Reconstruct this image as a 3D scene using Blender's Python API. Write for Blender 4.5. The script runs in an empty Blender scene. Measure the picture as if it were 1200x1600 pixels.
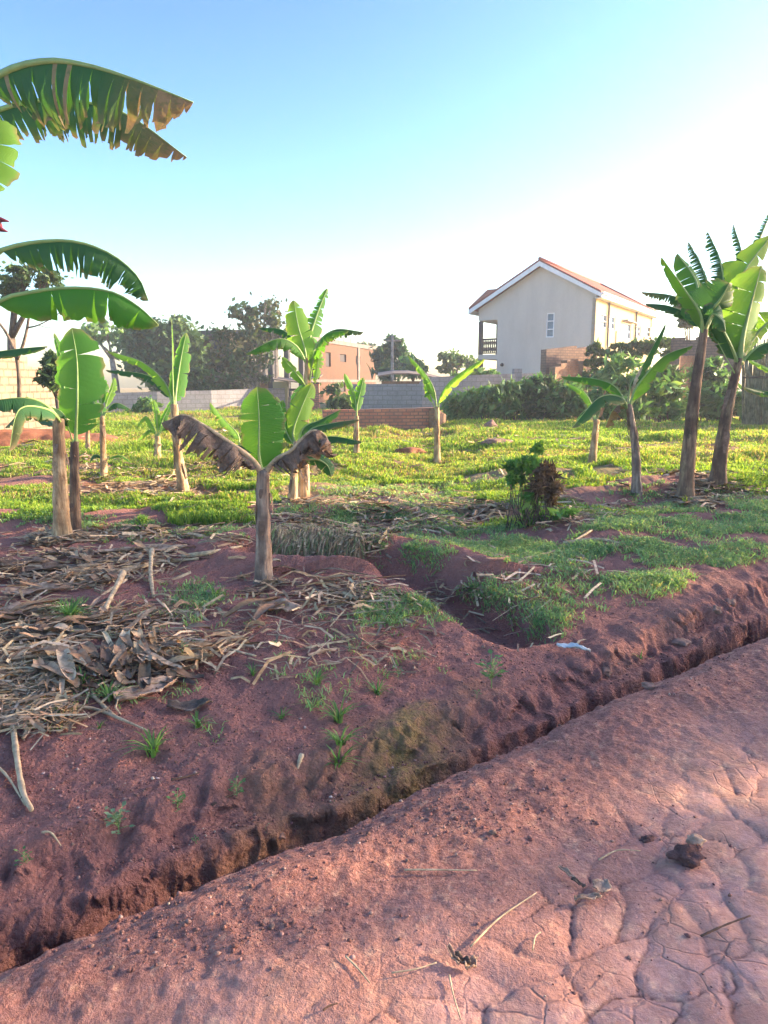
import bpy, math, random
import numpy as np
from mathutils import Vector
random.seed(7); RS = np.random.RandomState(7)
R = math.radians
scene = bpy.context.scene
col = scene.collection

# ------------------------------------------------------------------ camera, sky, sun, exposure
PITCH = R(10.0); EYE = 1.6; FPX = 1155.0
cam_d = bpy.data.cameras.new('camera'); cam = bpy.data.objects.new('camera', cam_d); col.objects.link(cam)
cam.location = (0, 0, EYE); cam.rotation_euler = (R(90) - PITCH, 0, 0)
cam_d.sensor_fit = 'VERTICAL'; cam_d.sensor_height = 36; cam_d.lens = 36 * FPX / 1600
cam_d.clip_end = 2000; cam_d.clip_start = 0.05
scene.camera = cam
SUN_AZ = R(76.0); SUN_EL = R(17.0)          # azimuth clockwise from +Y
world = bpy.data.worlds.new('World'); scene.world = world; world.use_nodes = True
wn = world.node_tree.nodes; wl = world.node_tree.links
sky = wn.new('ShaderNodeTexSky'); sky.sky_type = 'NISHITA'; sky.sun_disc = False
sky.sun_elevation = SUN_EL; sky.sun_rotation = SUN_AZ; sky.altitude = 0
sky.air_density = 1.0; sky.dust_density = 1.1; sky.ozone_density = 4.0
bg = wn['Background']; skm = wn.new('ShaderNodeMix'); skm.data_type = 'RGBA'; skm.blend_type = 'MULTIPLY'; skm.inputs[0].default_value = 1; kk = 4.0 ** (1 / 1.58 - 1); skm.inputs[7].default_value = (kk * 1.06, kk * .90, kk * .78, 1)
SKG = 1.58            # deeper blue away from the sun, brighter glow round it
gm = wn.new('ShaderNodeGamma'); gm.inputs[1].default_value = SKG; wl.new(sky.outputs[0], skm.inputs[6]); wl.new(skm.outputs[2], gm.inputs[0]); wl.new(gm.outputs[0], bg.inputs[0]); bg.inputs[1].default_value = 0.15
sd = bpy.data.lights.new('sun', 'SUN'); sd.energy = 3.3; sd.angle = R(0.5); sd.color = (1.0, 0.80, 0.54)
sun = bpy.data.objects.new('sun', sd); col.objects.link(sun)
SUND = Vector((math.sin(SUN_AZ) * math.cos(SUN_EL), math.cos(SUN_AZ) * math.cos(SUN_EL), math.sin(SUN_EL)))
sun.rotation_euler = SUND.to_track_quat('Z', 'Y').to_euler(); sun.location = (20, 8, 15)
scene.view_settings.view_transform = 'Standard'; scene.view_settings.look = 'None'
scene.view_settings.gamma = 1; scene.view_settings.exposure = 2.4
scene.render.engine = 'CYCLES'
scene.cycles.max_bounces = 6; scene.cycles.transmission_bounces = 4; scene.cycles.transparent_max_bounces = 8
scene.cycles.use_denoising = True

# ------------------------------------------------------------------ pixel -> world helpers (photo pixels 1200x1600)
CP, SP = math.cos(PITCH), math.sin(PITCH)
def ray(px, py):
    a = (px - 600) / FPX; b = (800 - py) / FPX
    return Vector((a, CP + b * SP, -SP + b * CP))
def P(px, py, Y):
    d = ray(px, py); return Vector((0, 0, EYE)) + d * (Y / d.y)
def on_plane(px, py, o, d):
    """ray against the vertical plane through o along horizontal d: (distance along d, z)"""
    r = ray(px, py); det = r.x * (-d[1]) + d[0] * r.y
    t = (o[0] * (-d[1]) + d[0] * o[1]) / det
    s = (t * r.x - o[0]) / d[0] if abs(d[0]) > .1 else (t * r.y - o[1]) / d[1]
    return s, EYE + t * r.z

# ------------------------------------------------------------------ noise
TAB = np.random.RandomState(3).rand(256, 256)
def vnoise(x, y):
    xi = np.floor(x).astype(int); yi = np.floor(y).astype(int)
    fx = x - xi; fy = y - yi; fx = fx * fx * (3 - 2 * fx); fy = fy * fy * (3 - 2 * fy)
    a = TAB[xi & 255, yi & 255]; b = TAB[(xi + 1) & 255, yi & 255]
    c = TAB[xi & 255, (yi + 1) & 255]; d = TAB[(xi + 1) & 255, (yi + 1) & 255]
    return (a * (1 - fx) + b * fx) * (1 - fy) + (c * (1 - fx) + d * fx) * fy - .5
def fbm(x, y, o=4):
    s = 0; a = 1.0
    for i in range(o):
        s = s + a * vnoise(x * 2 ** i + 17.3 * i, y * 2 ** i + 9.1 * i); a *= .5
    return s
def sm(a, b, x):
    t = np.clip((x - a) / (b - a), 0, 1); return t * t * (3 - 2 * t)

# ------------------------------------------------------------------ terrain
def plane0(px, py):
    d = ray(px, py); t = -EYE / d.z; return d.x * t, d.y * t
EPX = [(-60, 1524), (0, 1497), (100, 1452), (200, 1412), (300, 1372), (420, 1322), (540, 1280), (640, 1232), (740, 1188), (850, 1140), (940, 1098), (1060, 1050), (1130, 1018), (1200, 988), (1260, 962)]
EE = [plane0(*p) for p in EPX]
EX = np.array([-60.] + [e[0] for e in EE] + [80.])
sl0 = (EE[1][1] - EE[0][1]) / (EE[1][0] - EE[0][0])
EY = np.array([EE[0][1] + .72 * (-60 - EE[0][0])] + [e[1] for e in EE] + [EE[-1][1] + .8 * (80 - EE[-1][0])])
def sdist(x, y):
    w = .035 * fbm(x * 3.1, y * 3.1, 4) + .014 * fbm(x * 17, y * 17, 3)
    return (y - np.interp(x, EX, EY)) * .80 + w
TR = [plane0(425, 878), plane0(520, 892), plane0(620, 905), plane0(720, 945), plane0(800, 985)]
def trench(x, y):
    best = np.full(np.shape(x), 9.)
    for (a, b) in zip(TR[:-1], TR[1:]):
        dx, dy = b[0] - a[0], b[1] - a[1]; L = dx * dx + dy * dy
        t = np.clip(((x - a[0]) * dx + (y - a[1]) * dy) / L, 0, 1)
        best = np.minimum(best, np.hypot(x - a[0] - t * dx, y - a[1] - t * dy))
    return best
def voronoi(u, v):
    iu = np.floor(u).astype(int); iv = np.floor(v).astype(int)
    f1 = np.full(u.shape, 9.); f2 = np.full(u.shape, 9.); cid = np.zeros(u.shape)
    for i in (-1, 0, 1):
        for j in (-1, 0, 1):
            a = iu + i; b = iv + j
            cx = a + .5 + .9 * (TAB[a & 255, b & 255] - .5); cy = b + .5 + .9 * (TAB[(a + 77) & 255, (b + 31) & 255] - .5)
            d = np.hypot(u - cx, v - cy)
            c = TAB[(a + 11) & 255, (b + 93) & 255]
            cid = np.where(d < f1, c, cid)
            f2 = np.where(d < f1, f1, np.minimum(f2, d)); f1 = np.minimum(f1, d)
    return f1, f2, cid
def cracks(x, y):
    ang = R(36); u = x * math.cos(ang) + y * math.sin(ang); v = -x * math.sin(ang) + y * math.cos(ang)
    wu = u + .20 * fbm(x * 2.0, y * 2.0, 3) + .02 * fbm(x * 14, y * 14, 2); wv = v + .16 * fbm(x * 2.0 + 40, y * 2.0, 3) + .02 * fbm(x * 14 + 9, y * 14, 2)
    f1, f2, cid = voronoi(wu / .24, wv / .155)
    return f1, f2 - f1, cid
def CI(x, y): return .30 + .70 * sm(-.22, .16, fbm(x * 3.3 + 11, y * 3.3, 3))
def CV(x, y, s): return sm(-.42, .12, fbm(x * 1.3 + 5, y * 1.3, 3) + .46 - .50 * sm(-.9, -.3, s) - .38 * sm(.9, -.4, x)) * .9 + .1
def H(x, y):
    x = np.asarray(x, float); y = np.asarray(y, float); s = sdist(x, y)
    # road
    if (s < .1).any(): f1, e, cid = cracks(x, y)
    else: e = cid = np.full(x.shape, .5)
    inner = sm(-.35, -.9, s)
    vis = CV(x, y, s)
    crk = np.exp(-(e / .05) ** 2) * vis * inner * CI(x, y)
    road = .05 * fbm(x * .8, y * .8, 3) + .013 * fbm(x * 3.1, y * 3.1, 3) + .010 * fbm(x * 9, y * 9, 3) * (1 - inner * .5) + inner * ((.013 * (np.minimum(e, .5)) ** .5 - .009) * (.35 + .65 * vis) + (cid - .5) * .008 * (.3 + .7 * vis)) - .004 * crk
    road = road + (1 - inner) * (.010 * fbm(x * 26, y * 26, 3))
    road = road - sm(-.16, .02, s) * .05 + .02 * sm(-.5, -.1, s)
    # ditch and bank
    wid = .25 + .09 * sm(.2, -1.2, x)
    dep = -.42
    rough = fbm(x * 5, y * 5, 4); lump = fbm(x * 14, y * 14, 4)
    top = .03 + .16 * sm(1.0, 2.6, x) + .05 * sm(.9, 2.0, s)
    k = s + .05 * rough + .012 * lump
    step = .62 * sm(wid - .05, wid + .05, k) + .22 * sm(wid + .12, wid + .28, k + .03 * lump) + .18 * sm(wid + .2, wid + .9, k)
    fe = fbm(x * 7, y * 7, 4)
    bank = dep + .05 * lump * sm(.35, .05, s) + (top - dep) * step + .011 * lump * (1 + 1.0 * sm(wid + .8, wid, s)) + .022 * rough * sm(.2, .6, s) 
    field = .10 * fbm(x * .7, y * .7, 3) + .03 * fbm(x * 3.3, y * 3.3, 3) + .012 * fbm(x * 22, y * 22, 3)
    fs = sm(.6, 1.6, s)
    bank = bank + field * fs
    # field relief
    far = sm(7.2, 9.5, y)
    bank = bank + far * (.20 * fbm(x * .25 + 3, y * .85, 3) + .07 * fbm(x * 1.1, y * 1.6, 3))
    bank = bank + .18 * sm(7.4, 8.3, y + .25 * fbm(x, y, 2)) * sm(1.0, .0, x) - .08 * sm(7.9, 8.8, y) * sm(1., 0., x)
    tr = trench(x, y + .10 * fbm(x * 3, y * 3, 3))
    bank = bank - .20 * sm(.34, .08, tr) + .10 * np.exp(-((tr - .5) / .22) ** 2) * (y > 5.6)
    h = np.where(s < 0, road, 0)
    inb = s >= 0
    h = np.where(inb, road * sm(.06, .0, s) + bank * sm(.0, .06, s), h)
    fade = sm(60, 45, np.abs(x)) * sm(60, 45, y) * sm(-12, -8, y)
    return h * fade
def Hs(x, y): return float(H(np.array([x]), np.array([y]))[0])
def G(px, py):
    k = (round(px, 1), round(py, 1))
    if k not in GC: GC[k] = G_(px, py)
    return GC[k].copy()
GC = {}
def G_(px, py):
    """photo pixel -> point on the terrain"""
    d = ray(px, py); t = EYE / -d.z
    z = 0
    for i in range(6):
        t = (EYE - z) / -d.z; z = .5 * z + .5 * Hs(d.x * t, d.y * t)
    return Vector((d.x * t, d.y * t, Hs(d.x * t, d.y * t)))

# ------------------------------------------------------------------ object helpers
def tag(o, label=None, cat=None, group=None, kind=None):
    if label: o['label'] = label
    if cat: o['category'] = cat
    if group: o['group'] = group
    if kind: o['kind'] = kind
    return o
def empty(name, loc, rz=0, label=None, cat=None, group=None):
    o = bpy.data.objects.new(name, None); o.location = loc; o.rotation_euler.z = rz; o.empty_display_size = .2
    col.objects.link(o); return tag(o, label, cat, group)
def link(name, me, mat, parent=None, world_space=False):
    o = bpy.data.objects.new(name, me); col.objects.link(o)
    if mat: me.materials.append(mat)
    if parent:
        o.parent = parent
        if world_space: o.matrix_parent_inverse = parent_inv(parent)
    return o
def parent_inv(p):
    from mathutils import Matrix
    return (Matrix.Translation(p.location) @ p.rotation_euler.to_matrix().to_4x4()).inverted()
def np_mesh(name, V, faces, attrs=None, smooth=True, uv=None, colors=None):
    """V (n,3); faces = list of (m,k) int arrays; attrs = point float attributes; colors = point colours (n,3)"""
    me = bpy.data.meshes.new(name); V = np.ascontiguousarray(V, dtype=np.float32)
    me.vertices.add(len(V)); me.vertices.foreach_set('co', V.ravel())
    loops = np.concatenate([f.ravel() for f in faces]).astype(np.int32)
    tot = np.concatenate([np.full(len(f), f.shape[1]) for f in faces]).astype(np.int32)
    st = np.concatenate([[0], np.cumsum(tot)[:-1]]).astype(np.int32)
    me.loops.add(len(loops)); me.loops.foreach_set('vertex_index', loops)
    me.polygons.add(len(tot)); me.polygons.foreach_set('loop_start', st)
    if smooth: me.polygons.foreach_set('use_smooth', np.ones(len(tot), bool))
    for k, a in (attrs or {}).items():
        at = me.attributes.new(k, 'FLOAT', 'POINT'); at.data.foreach_set('value', np.ascontiguousarray(a, dtype=np.float32))
    if colors is not None:
        at = me.attributes.new('Col', 'FLOAT_COLOR', 'POINT')
        c4 = np.ones((len(V), 4), np.float32); c4[:, :3] = colors; at.data.foreach_set('color', c4.ravel())
    if uv is not None:
        ul = me.uv_layers.new(name='UVMap'); ul.data.foreach_set('uv', np.ascontiguousarray(uv[loops], dtype=np.float32).ravel())
    me.update(calc_edges=True); return me
class MB:
    def __init__(s): s.v = []; s.f = []
    def quad(s, a, b, c, d):
        n = len(s.v); s.v += [tuple(a), tuple(b), tuple(c), tuple(d)]; s.f.append((n, n + 1, n + 2, n + 3)); return s
    def poly(s, pts):
        n = len(s.v); s.v += [tuple(p) for p in pts]; s.f.append(tuple(range(n, n + len(pts)))); return s
    def box(s, x0, x1, y0, y1, z0, z1):
        n = len(s.v)
        s.v += [(x0, y0, z0), (x1, y0, z0), (x1, y1, z0), (x0, y1, z0), (x0, y0, z1), (x1, y0, z1), (x1, y1, z1), (x0, y1, z1)]
        s.f += [tuple(n + i for i in q) for q in ((0, 3, 2, 1), (4, 5, 6, 7), (0, 1, 5, 4), (1, 2, 6, 5), (2, 3, 7, 6), (3, 0, 4, 7))]; return s
    def prism(s, poly, d):
        """poly: list of 3D points, d: extrusion vector"""
        d = Vector(d); p = [Vector(q) for q in poly]; n = len(s.v); m = len(p)
        s.v += [tuple(q) for q in p] + [tuple(q + d) for q in p]
        s.f.append(tuple(n + i for i in range(m))[::-1]); s.f.append(tuple(n + m + i for i in range(m)))
        for i in range(m):
            j = (i + 1) % m; s.f.append((n + i, n + j, n + m + j, n + m + i))
        return s
    def tube(s, pts, rad, seg=8, cap=True):
        pts = [Vector(p) for p in pts]; n0 = len(s.v); rr = rad if isinstance(rad, (list, tuple)) else [rad] * len(pts)
        ref = Vector((0, 0, 1)) if abs((pts[-1] - pts[0]).normalized().z) < .9 else Vector((1, 0, 0))
        for i, p in enumerate(pts):
            t = (pts[min(i + 1, len(pts) - 1)] - pts[max(i - 1, 0)]).normalized()
            a = t.cross(ref).normalized(); b = t.cross(a)
            for k in range(seg):
                th = 2 * math.pi * k / seg; s.v.append(tuple(p + (a * math.cos(th) + b * math.sin(th)) * rr[i]))
        for i in range(len(pts) - 1):
            for k in range(seg):
                k2 = (k + 1) % seg; s.f.append((n0 + i * seg + k, n0 + i * seg + k2, n0 + (i + 1) * seg + k2, n0 + (i + 1) * seg + k))
        if cap:
            s.f.append(tuple(n0 + k for k in range(seg))[::-1]); s.f.append(tuple(n0 + (len(pts) - 1) * seg + k for k in range(seg)))
        return s
    def build(s, name, mat, parent=None, smooth=False, label=None, bevel=0):
        me = bpy.data.meshes.new(name); me.from_pydata(s.v, [], s.f); me.update()
        uvbox(me)
        if smooth: me.polygons.foreach_set('use_smooth', np.ones(len(me.polygons), bool))
        o = link(name, me, mat, parent)
        if label: o['label'] = label
        if bevel:
            m = o.modifiers.new('b', 'BEVEL'); m.width = bevel; m.segments = 2
        return o
def uvbox(me):
    ul = me.uv_layers.new(name='UVMap')
    for p in me.polygons:
        n = p.normal
        for li in p.loop_indices:
            c = me.vertices[me.loops[li].vertex_index].co
            if abs(n.z) > .8: uv = (c.x, c.y)
            elif abs(n.x) > abs(n.y): uv = (c.y, c.z)
            else: uv = (c.x, c.z)
            ul.data[li].uv = uv

# ------------------------------------------------------------------ materials
class N:
    def __init__(s, name):
        s.m = bpy.data.materials.new(name); s.m.use_nodes = True; s.t = s.m.node_tree; s.n = s.t.nodes; s.l = s.t.links
        s.b = s.n['Principled BSDF']; s.out = s.n['Material Output']; s.b.inputs['Roughness'].default_value = .85
        s.b.inputs['Specular IOR Level'].default_value = .25
    def new(s, t, **k):
        n = s.n.new('ShaderNode' + t)
        for a, v in k.items():
            if a in n.inputs: s.set(n.inputs[a], v)
            else: setattr(n, a, v)
        return n
    def set(s, inp, v):
        if hasattr(v, 'node'): s.l.new(v, inp)
        else: inp.default_value = v
    def coord(s, kind='Object', scale=(1, 1, 1)):
        c = s.new('TexCoord'); m = s.new('Mapping'); s.l.new(c.outputs[kind], m.inputs[0]); m.inputs['Scale'].default_value = scale; return m.outputs[0]
    def noise(s, vec, sc, det=4, rough=.6, dist=0):
        n = s.new('TexNoise'); s.l.new(vec, n.inputs['Vector']); n.inputs['Scale'].default_value = sc; n.inputs['Detail'].default_value = det
        n.inputs['Roughness'].default_value = rough; n.inputs['Distortion'].default_value = dist; return n.outputs[0]
    def ramp(s, fac, stops, interp='LINEAR'):
        r = s.new('ValToRGB'); s.l.new(fac, r.inputs[0]); e = r.color_ramp.elements; r.color_ramp.interpolation = interp
        while len(e) < len(stops): e.new(.5)
        for q, (p, c) in zip(e, stops):
            q.position = p; q.color = (*c, 1) if hasattr(c, '__len__') else (c, c, c, 1)
        return r.outputs[0]
    def mix(s, fac, a, b, bt='MIX'):
        m = s.new('Mix', data_type='RGBA', blend_type=bt); s.set(m.inputs[0], fac)
        for i, v in ((6, a), (7, b)):
            s.set(m.inputs[i], (*v, 1) if isinstance(v, tuple) and len(v) == 3 else v)
        return m.outputs[2]
    def math(s, op, a, b=0.0, clamp=False):
        m = s.new('Math', operation=op, use_clamp=clamp); s.set(m.inputs[0], a); s.set(m.inputs[1], b); return m.outputs[0]
    def attr(s, name, out='Fac'):
        a = s.new('Attribute', attribute_name=name); return a.outputs[out]
    def bump(s, h, strength=.5, dist=.02, prev=None):
        b = s.new('Bump'); s.l.new(h, b.inputs['Height']); b.inputs['Strength'].default_value = strength; b.inputs['Distance'].default_value = dist
        if prev: s.l.new(prev, b.inputs['Normal'])
        return b.outputs[0]
    def done(s, color, normal=None, rough=None):
        s.set(s.b.inputs['Base Color'], (*color, 1) if isinstance(color, tuple) else color)
        if normal: s.l.new(normal, s.b.inputs['Normal'])
        if rough is not None: s.set(s.b.inputs['Roughness'], rough)
        return s.m
    def leafy(s, color, trans, fac=.4, normal=None, rough=.5):
        """principled + translucent"""
        s.done(color, normal, rough); t = s.new('BsdfTranslucent'); s.set(t.inputs[0], trans)
        if normal: s.l.new(normal, t.inputs['Normal'])
        mx = s.new('MixShader'); mx.inputs[0].default_value = fac
        s.l.new(s.b.outputs[0], mx.inputs[1]); s.l.new(t.outputs[0], mx.inputs[2]); s.l.new(mx.outputs[0], s.out.inputs[0]); return s.m

def m_soil():
    a = N('red_soil'); v = a.coord(); big = a.noise(v, 1.3, 5); mid = a.noise(v, 9, 5, .65); fine = a.noise(v, 75, 4, .7)
    c = a.ramp(big, [(.3, (.44, .18, .135)), (.7, (.60, .27, .205))])
    c = a.mix(a.ramp(mid, [(.42, 0.), (.62, 1.)]), c, (.42, .18, .135))
    c = a.mix(a.ramp(fine, [(.35, 0.), (.62, .5)]), (.32, .135, .105), c)
    c = a.mix(a.ramp(a.noise(v, 140, 2), [(.60, 0.), (.70, .7)]), c, (.42, .25, .20))
    c = a.mix(a.ramp(a.attr('crack'), [(.2, 0.), (.9, .75)]), c, (.06, .028, .024))
    moss = a.math('MULTIPLY', a.attr('moss'), a.ramp(a.noise(v, 11, 5, .7), [(.3, .25), (.55, 1.)]))
    c = a.mix(moss, c, a.mix(a.noise(v, 40), (.25, .16, .045), (.38, .25, .10)))
    gr = a.math('MULTIPLY', a.attr('green'), a.ramp(a.noise(v, 5, 6, .7), [(.35, .3), (.6, 1.)]))
    c = a.mix(gr, c, a.mix(a.noise(v, 22, 5), (.17, .24, .05), (.34, .32, .11)))
    h = a.math('ADD', a.math('MULTIPLY', mid, .6), a.math('MULTIPLY', fine, .45))
    vor = a.new('TexVoronoi', feature='F1'); a.l.new(v, vor.inputs['Vector']); vor.inputs['Scale'].default_value = 55
    h = a.math('SUBTRACT', h, a.math('MULTIPLY', vor.outputs['Distance'], .35)); h = a.math('ADD', h, a.math('MULTIPLY', a.noise(v, 26, 5, .7, 1.), 1.1))
    vc = a.new('TexVoronoi', feature='F1'); wv = a.new('Mix', data_type='VECTOR'); nz = a.new('TexNoise'); a.l.new(v, nz.inputs['Vector']); nz.inputs['Scale'].default_value = 14; nz.inputs['Detail'].default_value = 4
    wv.inputs[0].default_value = .07; a.l.new(v, wv.inputs[4]); a.l.new(nz.outputs['Color'], wv.inputs[5]); a.l.new(wv.outputs[1], vc.inputs['Vector']); vc.inputs['Scale'].default_value = 19
    b1 = a.bump(a.math('SUBTRACT', 1., vc.outputs['Distance']), .28, .03)
    return a.done(c, a.bump(h, 1., .032, b1), .95)
def m_road():
    a = N('packed_murram'); v = a.coord(); s = a.attr('edge'); big = a.noise(v, 1.1, 5, .6, .4); mid = a.noise(v, 7, 5, .65); fine = a.noise(v, 60, 4, .75)
    c = a.ramp(big, [(.40, (.50, .235, .165)), (.5, (.58, .285, .20)), (.58, (.68, .325, .19))])
    c = a.mix(a.ramp(mid, [(.35, 0.), (.7, .45)]), c, (.50, .235, .175))
    c = a.mix(a.math('MULTIPLY', a.attr('cell'), .4), c, (.48, .225, .16))
    c = a.mix(a.ramp(a.noise(v, 3.4, 5, .7, .8), [(.42, 0.), (.60, .75)]), c, (.50, .28, .245)); c = a.mix(a.ramp(a.noise(v, 5.5, 5, .7, .5), [(.54, 0.), (.66, .6)]), c, (.84, .47, .29))
    loose = a.math('MULTIPLY', a.ramp(s, [(0, 0.), (1., 1.)]), 1.)
    grav = a.mix(a.ramp(fine, [(.38, 0.), (.64, 1.)]), (.19, .07, .055), (.42, .19, .145))
    c = a.mix(loose, c, grav)
    c = a.mix(a.ramp(fine, [(.30, .4), (.44, 0.)]), c, (.27, .115, .075))
    c = a.mix(a.ramp(a.noise(v, 160, 2), [(.66, 0.), (.74, .6)]), c, (.52, .36, .32))
    c = a.mix(a.ramp(a.attr('crack'), [(.15, 0.), (.85, .85)]), c, (.10, .045, .04))
    ve = a.new('TexVoronoi', feature='DISTANCE_TO_EDGE'); wv = a.new('Mix', data_type='VECTOR'); nz = a.new('TexNoise'); a.l.new(v, nz.inputs['Vector']); nz.inputs['Scale'].default_value = 5; nz.inputs['Detail'].default_value = 4
    wv.inputs[0].default_value = .12; a.l.new(v, wv.inputs[4]); a.l.new(nz.outputs['Color'], wv.inputs[5]); a.l.new(wv.outputs[1], ve.inputs['Vector']); ve.inputs['Scale'].default_value = 8.5
    fc = a.math('MULTIPLY', a.ramp(ve.outputs['Distance'], [(0., 1.), (.045, 0.)]), a.math('MULTIPLY', a.ramp(a.noise(v, 2.6, 3), [(.46, 0.), (.60, 1.)]), a.math('SUBTRACT', 1., loose)))
    c = a.mix(a.math('MULTIPLY', fc, .55), c, (.20, .09, .07))
    c = a.mix(a.ramp(a.noise(v, 34, 5, .75), [(.36, .55), (.52, 0.)]), c, (.40, .18, .12)); c = a.mix(a.ramp(a.noise(v, 17, 5, .7), [(.55, 0.), (.70, .5)]), c, (.80, .46, .28))
    h = a.math('ADD', a.math('MULTIPLY', a.noise(v, 22, 5, .7), a.math('ADD', a.math('MULTIPLY', loose, .7), .35)), a.math('MULTIPLY', fine, a.math('ADD', a.math('MULTIPLY', loose, .6), .34))); h = a.math('SUBTRACT', h, a.math('MULTIPLY', fc, .35))
    return a.done(c, a.bump(h, .8, .022), .9)
def m_blade(name='grass_blade', tr=.45):
    a = N(name); c = a.attr('Col', 'Color')
    return a.leafy(c, a.mix(1., c, (1.5, 1.5, .6), 'MULTIPLY'), tr, None, .55)
def m_matte(name='dry_litter'):
    a = N(name); c = a.attr('Col', 'Color'); n = a.noise(a.coord(), 30, 4)
    return a.done(a.mix(a.ramp(n, [(.35, 0.), (.6, 1.)]), a.mix(1., c, (.6, .58, .55), 'MULTIPLY'), c), a.bump(n, .3, .01), .9)
def m_banana(name, c1, c2, tcol, fac=.42):
    a = N(name); uv = a.coord('UV'); sep = a.new('SeparateXYZ'); a.l.new(uv, sep.inputs[0])
    w = a.new('TexWave', wave_type='BANDS', bands_direction='Y'); a.l.new(uv, w.inputs['Vector']); w.inputs['Scale'].default_value = 26; w.inputs['Distortion'].default_value = .6
    n = a.noise(a.coord('Object'), 3.5, 5); n2 = a.noise(uv, 14, 4)
    c = a.mix(n, c1, c2); c = a.mix(a.math('MULTIPLY', w.outputs['Fac'], .28), c, a.mix(1., c, (1.5, 1.45, 1.3), 'MULTIPLY'))
    dry = a.math('MULTIPLY', a.attr('dry'), a.ramp(n2, [(.3, .5), (.5, 1.)]), True)
    dc = a.mix(a.noise(a.coord('Object'), 9, 4), (.20, .12, .055), (.45, .34, .17))
    c = a.mix(dry, c, dc); t = a.mix(dry, a.mix(a.math('MULTIPLY', w.outputs['Fac'], .25), tcol, (tcol[0] * .7, tcol[1] * .7, tcol[2] * .7)), (.35, .22, .09))
    return a.leafy(c, t, fac, a.bump(a.math('ADD', w.outputs['Fac'], n2), .4, .008), .55)
def m_dead():
    a = N('dead_banana_leaf'); v = a.coord(); n = a.noise(v, 6, 5, .65); f = a.noise(v, 38, 4, .7)
    c = a.ramp(n, [(.3, (.12, .08, .055)), (.5, (.26, .18, .13)), (.7, (.42, .31, .22))])
    c = a.mix(a.ramp(f, [(.35, .6), (.6, 0.)]), c, (.07, .05, .042))
    c = a.mix(a.attr('dry'), c, (.26, .17, .06))
    return a.leafy(c, (.22, .14, .08, 1), .15, a.bump(f, .6, .02), .9)
def m_stem(name, c1, c2, c3):
    a = N(name); v = a.coord('Object', (1, 1, .16)); n = a.noise(v, 26, 5, .65); big = a.noise(a.coord(), 4, 4)
    w = a.noise(a.coord('Object', (1, 1, .05)), 60, 3)
    c = a.ramp(n, [(.32, c1), (.5, c2), (.68, c3)]); c = a.mix(a.ramp(big, [(.40, .8), (.56, 0.)]), c, c1); st = a.noise(a.coord('Object', (1, 1, .6)), 9, 5, .75); c = a.mix(a.ramp(st, [(.30, .8), (.42, 0.)]), c, tuple(q * .35 for q in c1))
    return a.done(c, a.bump(a.math('ADD', n, a.math('MULTIPLY', w, .6)), .7, .02), .8)
def m_simple(name, c, rough=.8, var=.25, sc=6, bump=.15, dist=.01):
    a = N(name); n = a.noise(a.coord(), sc, 5, .65); d = tuple(x * (1 - var) for x in c)
    return a.done(a.mix(a.ramp(n, [(.35, 0.), (.65, 1.)]), d, c), a.bump(n, bump, dist), rough)
def m_brick(name, c1, c2, mortar, bw=.25, bh=.085, ms=.012, stain=(.12, .09, .07), st=.4):
    a = N(name); uv = a.coord('UV'); b = a.new('TexBrick'); a.l.new(uv, b.inputs['Vector'])
    b.inputs['Color1'].default_value = (*c1, 1); b.inputs['Color2'].default_value = (*c2, 1); b.inputs['Mortar'].default_value = (*mortar, 1)
    b.inputs['Scale'].default_value = 1; b.inputs['Brick Width'].default_value = bw; b.inputs['Row Height'].default_value = bh; b.inputs['Mortar Size'].default_value = ms; b.inputs['Mortar Smooth'].default_value = .3
    n = a.noise(a.coord(), 1.6, 6, .7); f = a.noise(a.coord(), 14, 4)
    c = a.mix(a.ramp(n, [(.42, 0.), (.7, st)]), b.outputs['Color'], stain); c = a.mix(a.ramp(f, [(.3, .4), (.55, 0.)]), c, stain)
    return a.done(c, a.bump(a.math('ADD', b.outputs['Fac'], a.math('MULTIPLY', f, -.6)), -.6, .02), .9)
def m_plaster(name, c, stain):
    a = N(name); v = a.coord('Object', (1, 1, .35)); n = a.noise(v, .9, 6, .7); f = a.noise(a.coord(), 9, 5, .7)
    cc = a.mix(a.ramp(n, [(.4, 0.), (.75, .55)]), c, stain); cc = a.mix(a.ramp(f, [(.3, .25), (.5, 0.)]), cc, stain)
    return a.done(cc, a.bump(f, .15, .01), .85)
def m_roof():
    a = N('red_roof_tiles'); uv = a.coord('UV'); b = a.new('TexBrick'); a.l.new(uv, b.inputs['Vector'])
    b.inputs['Color1'].default_value = (.34, .065, .022, 1); b.inputs['Color2'].default_value = (.26, .05, .02, 1); b.inputs['Mortar'].default_value = (.18, .045, .03, 1)
    b.inputs['Scale'].default_value = 1; b.inputs['Brick Width'].default_value = .33; b.inputs['Row Height'].default_value = .36; b.inputs['Mortar Size'].default_value = .02
    n = a.noise(a.coord(), 1.2, 5); c = a.mix(a.ramp(n, [(.4, 0.), (.75, .4)]), b.outputs['Color'], (.22, .08, .05))
    return a.done(c, a.bump(b.outputs['Fac'], -.8, .03), .75)

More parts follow.
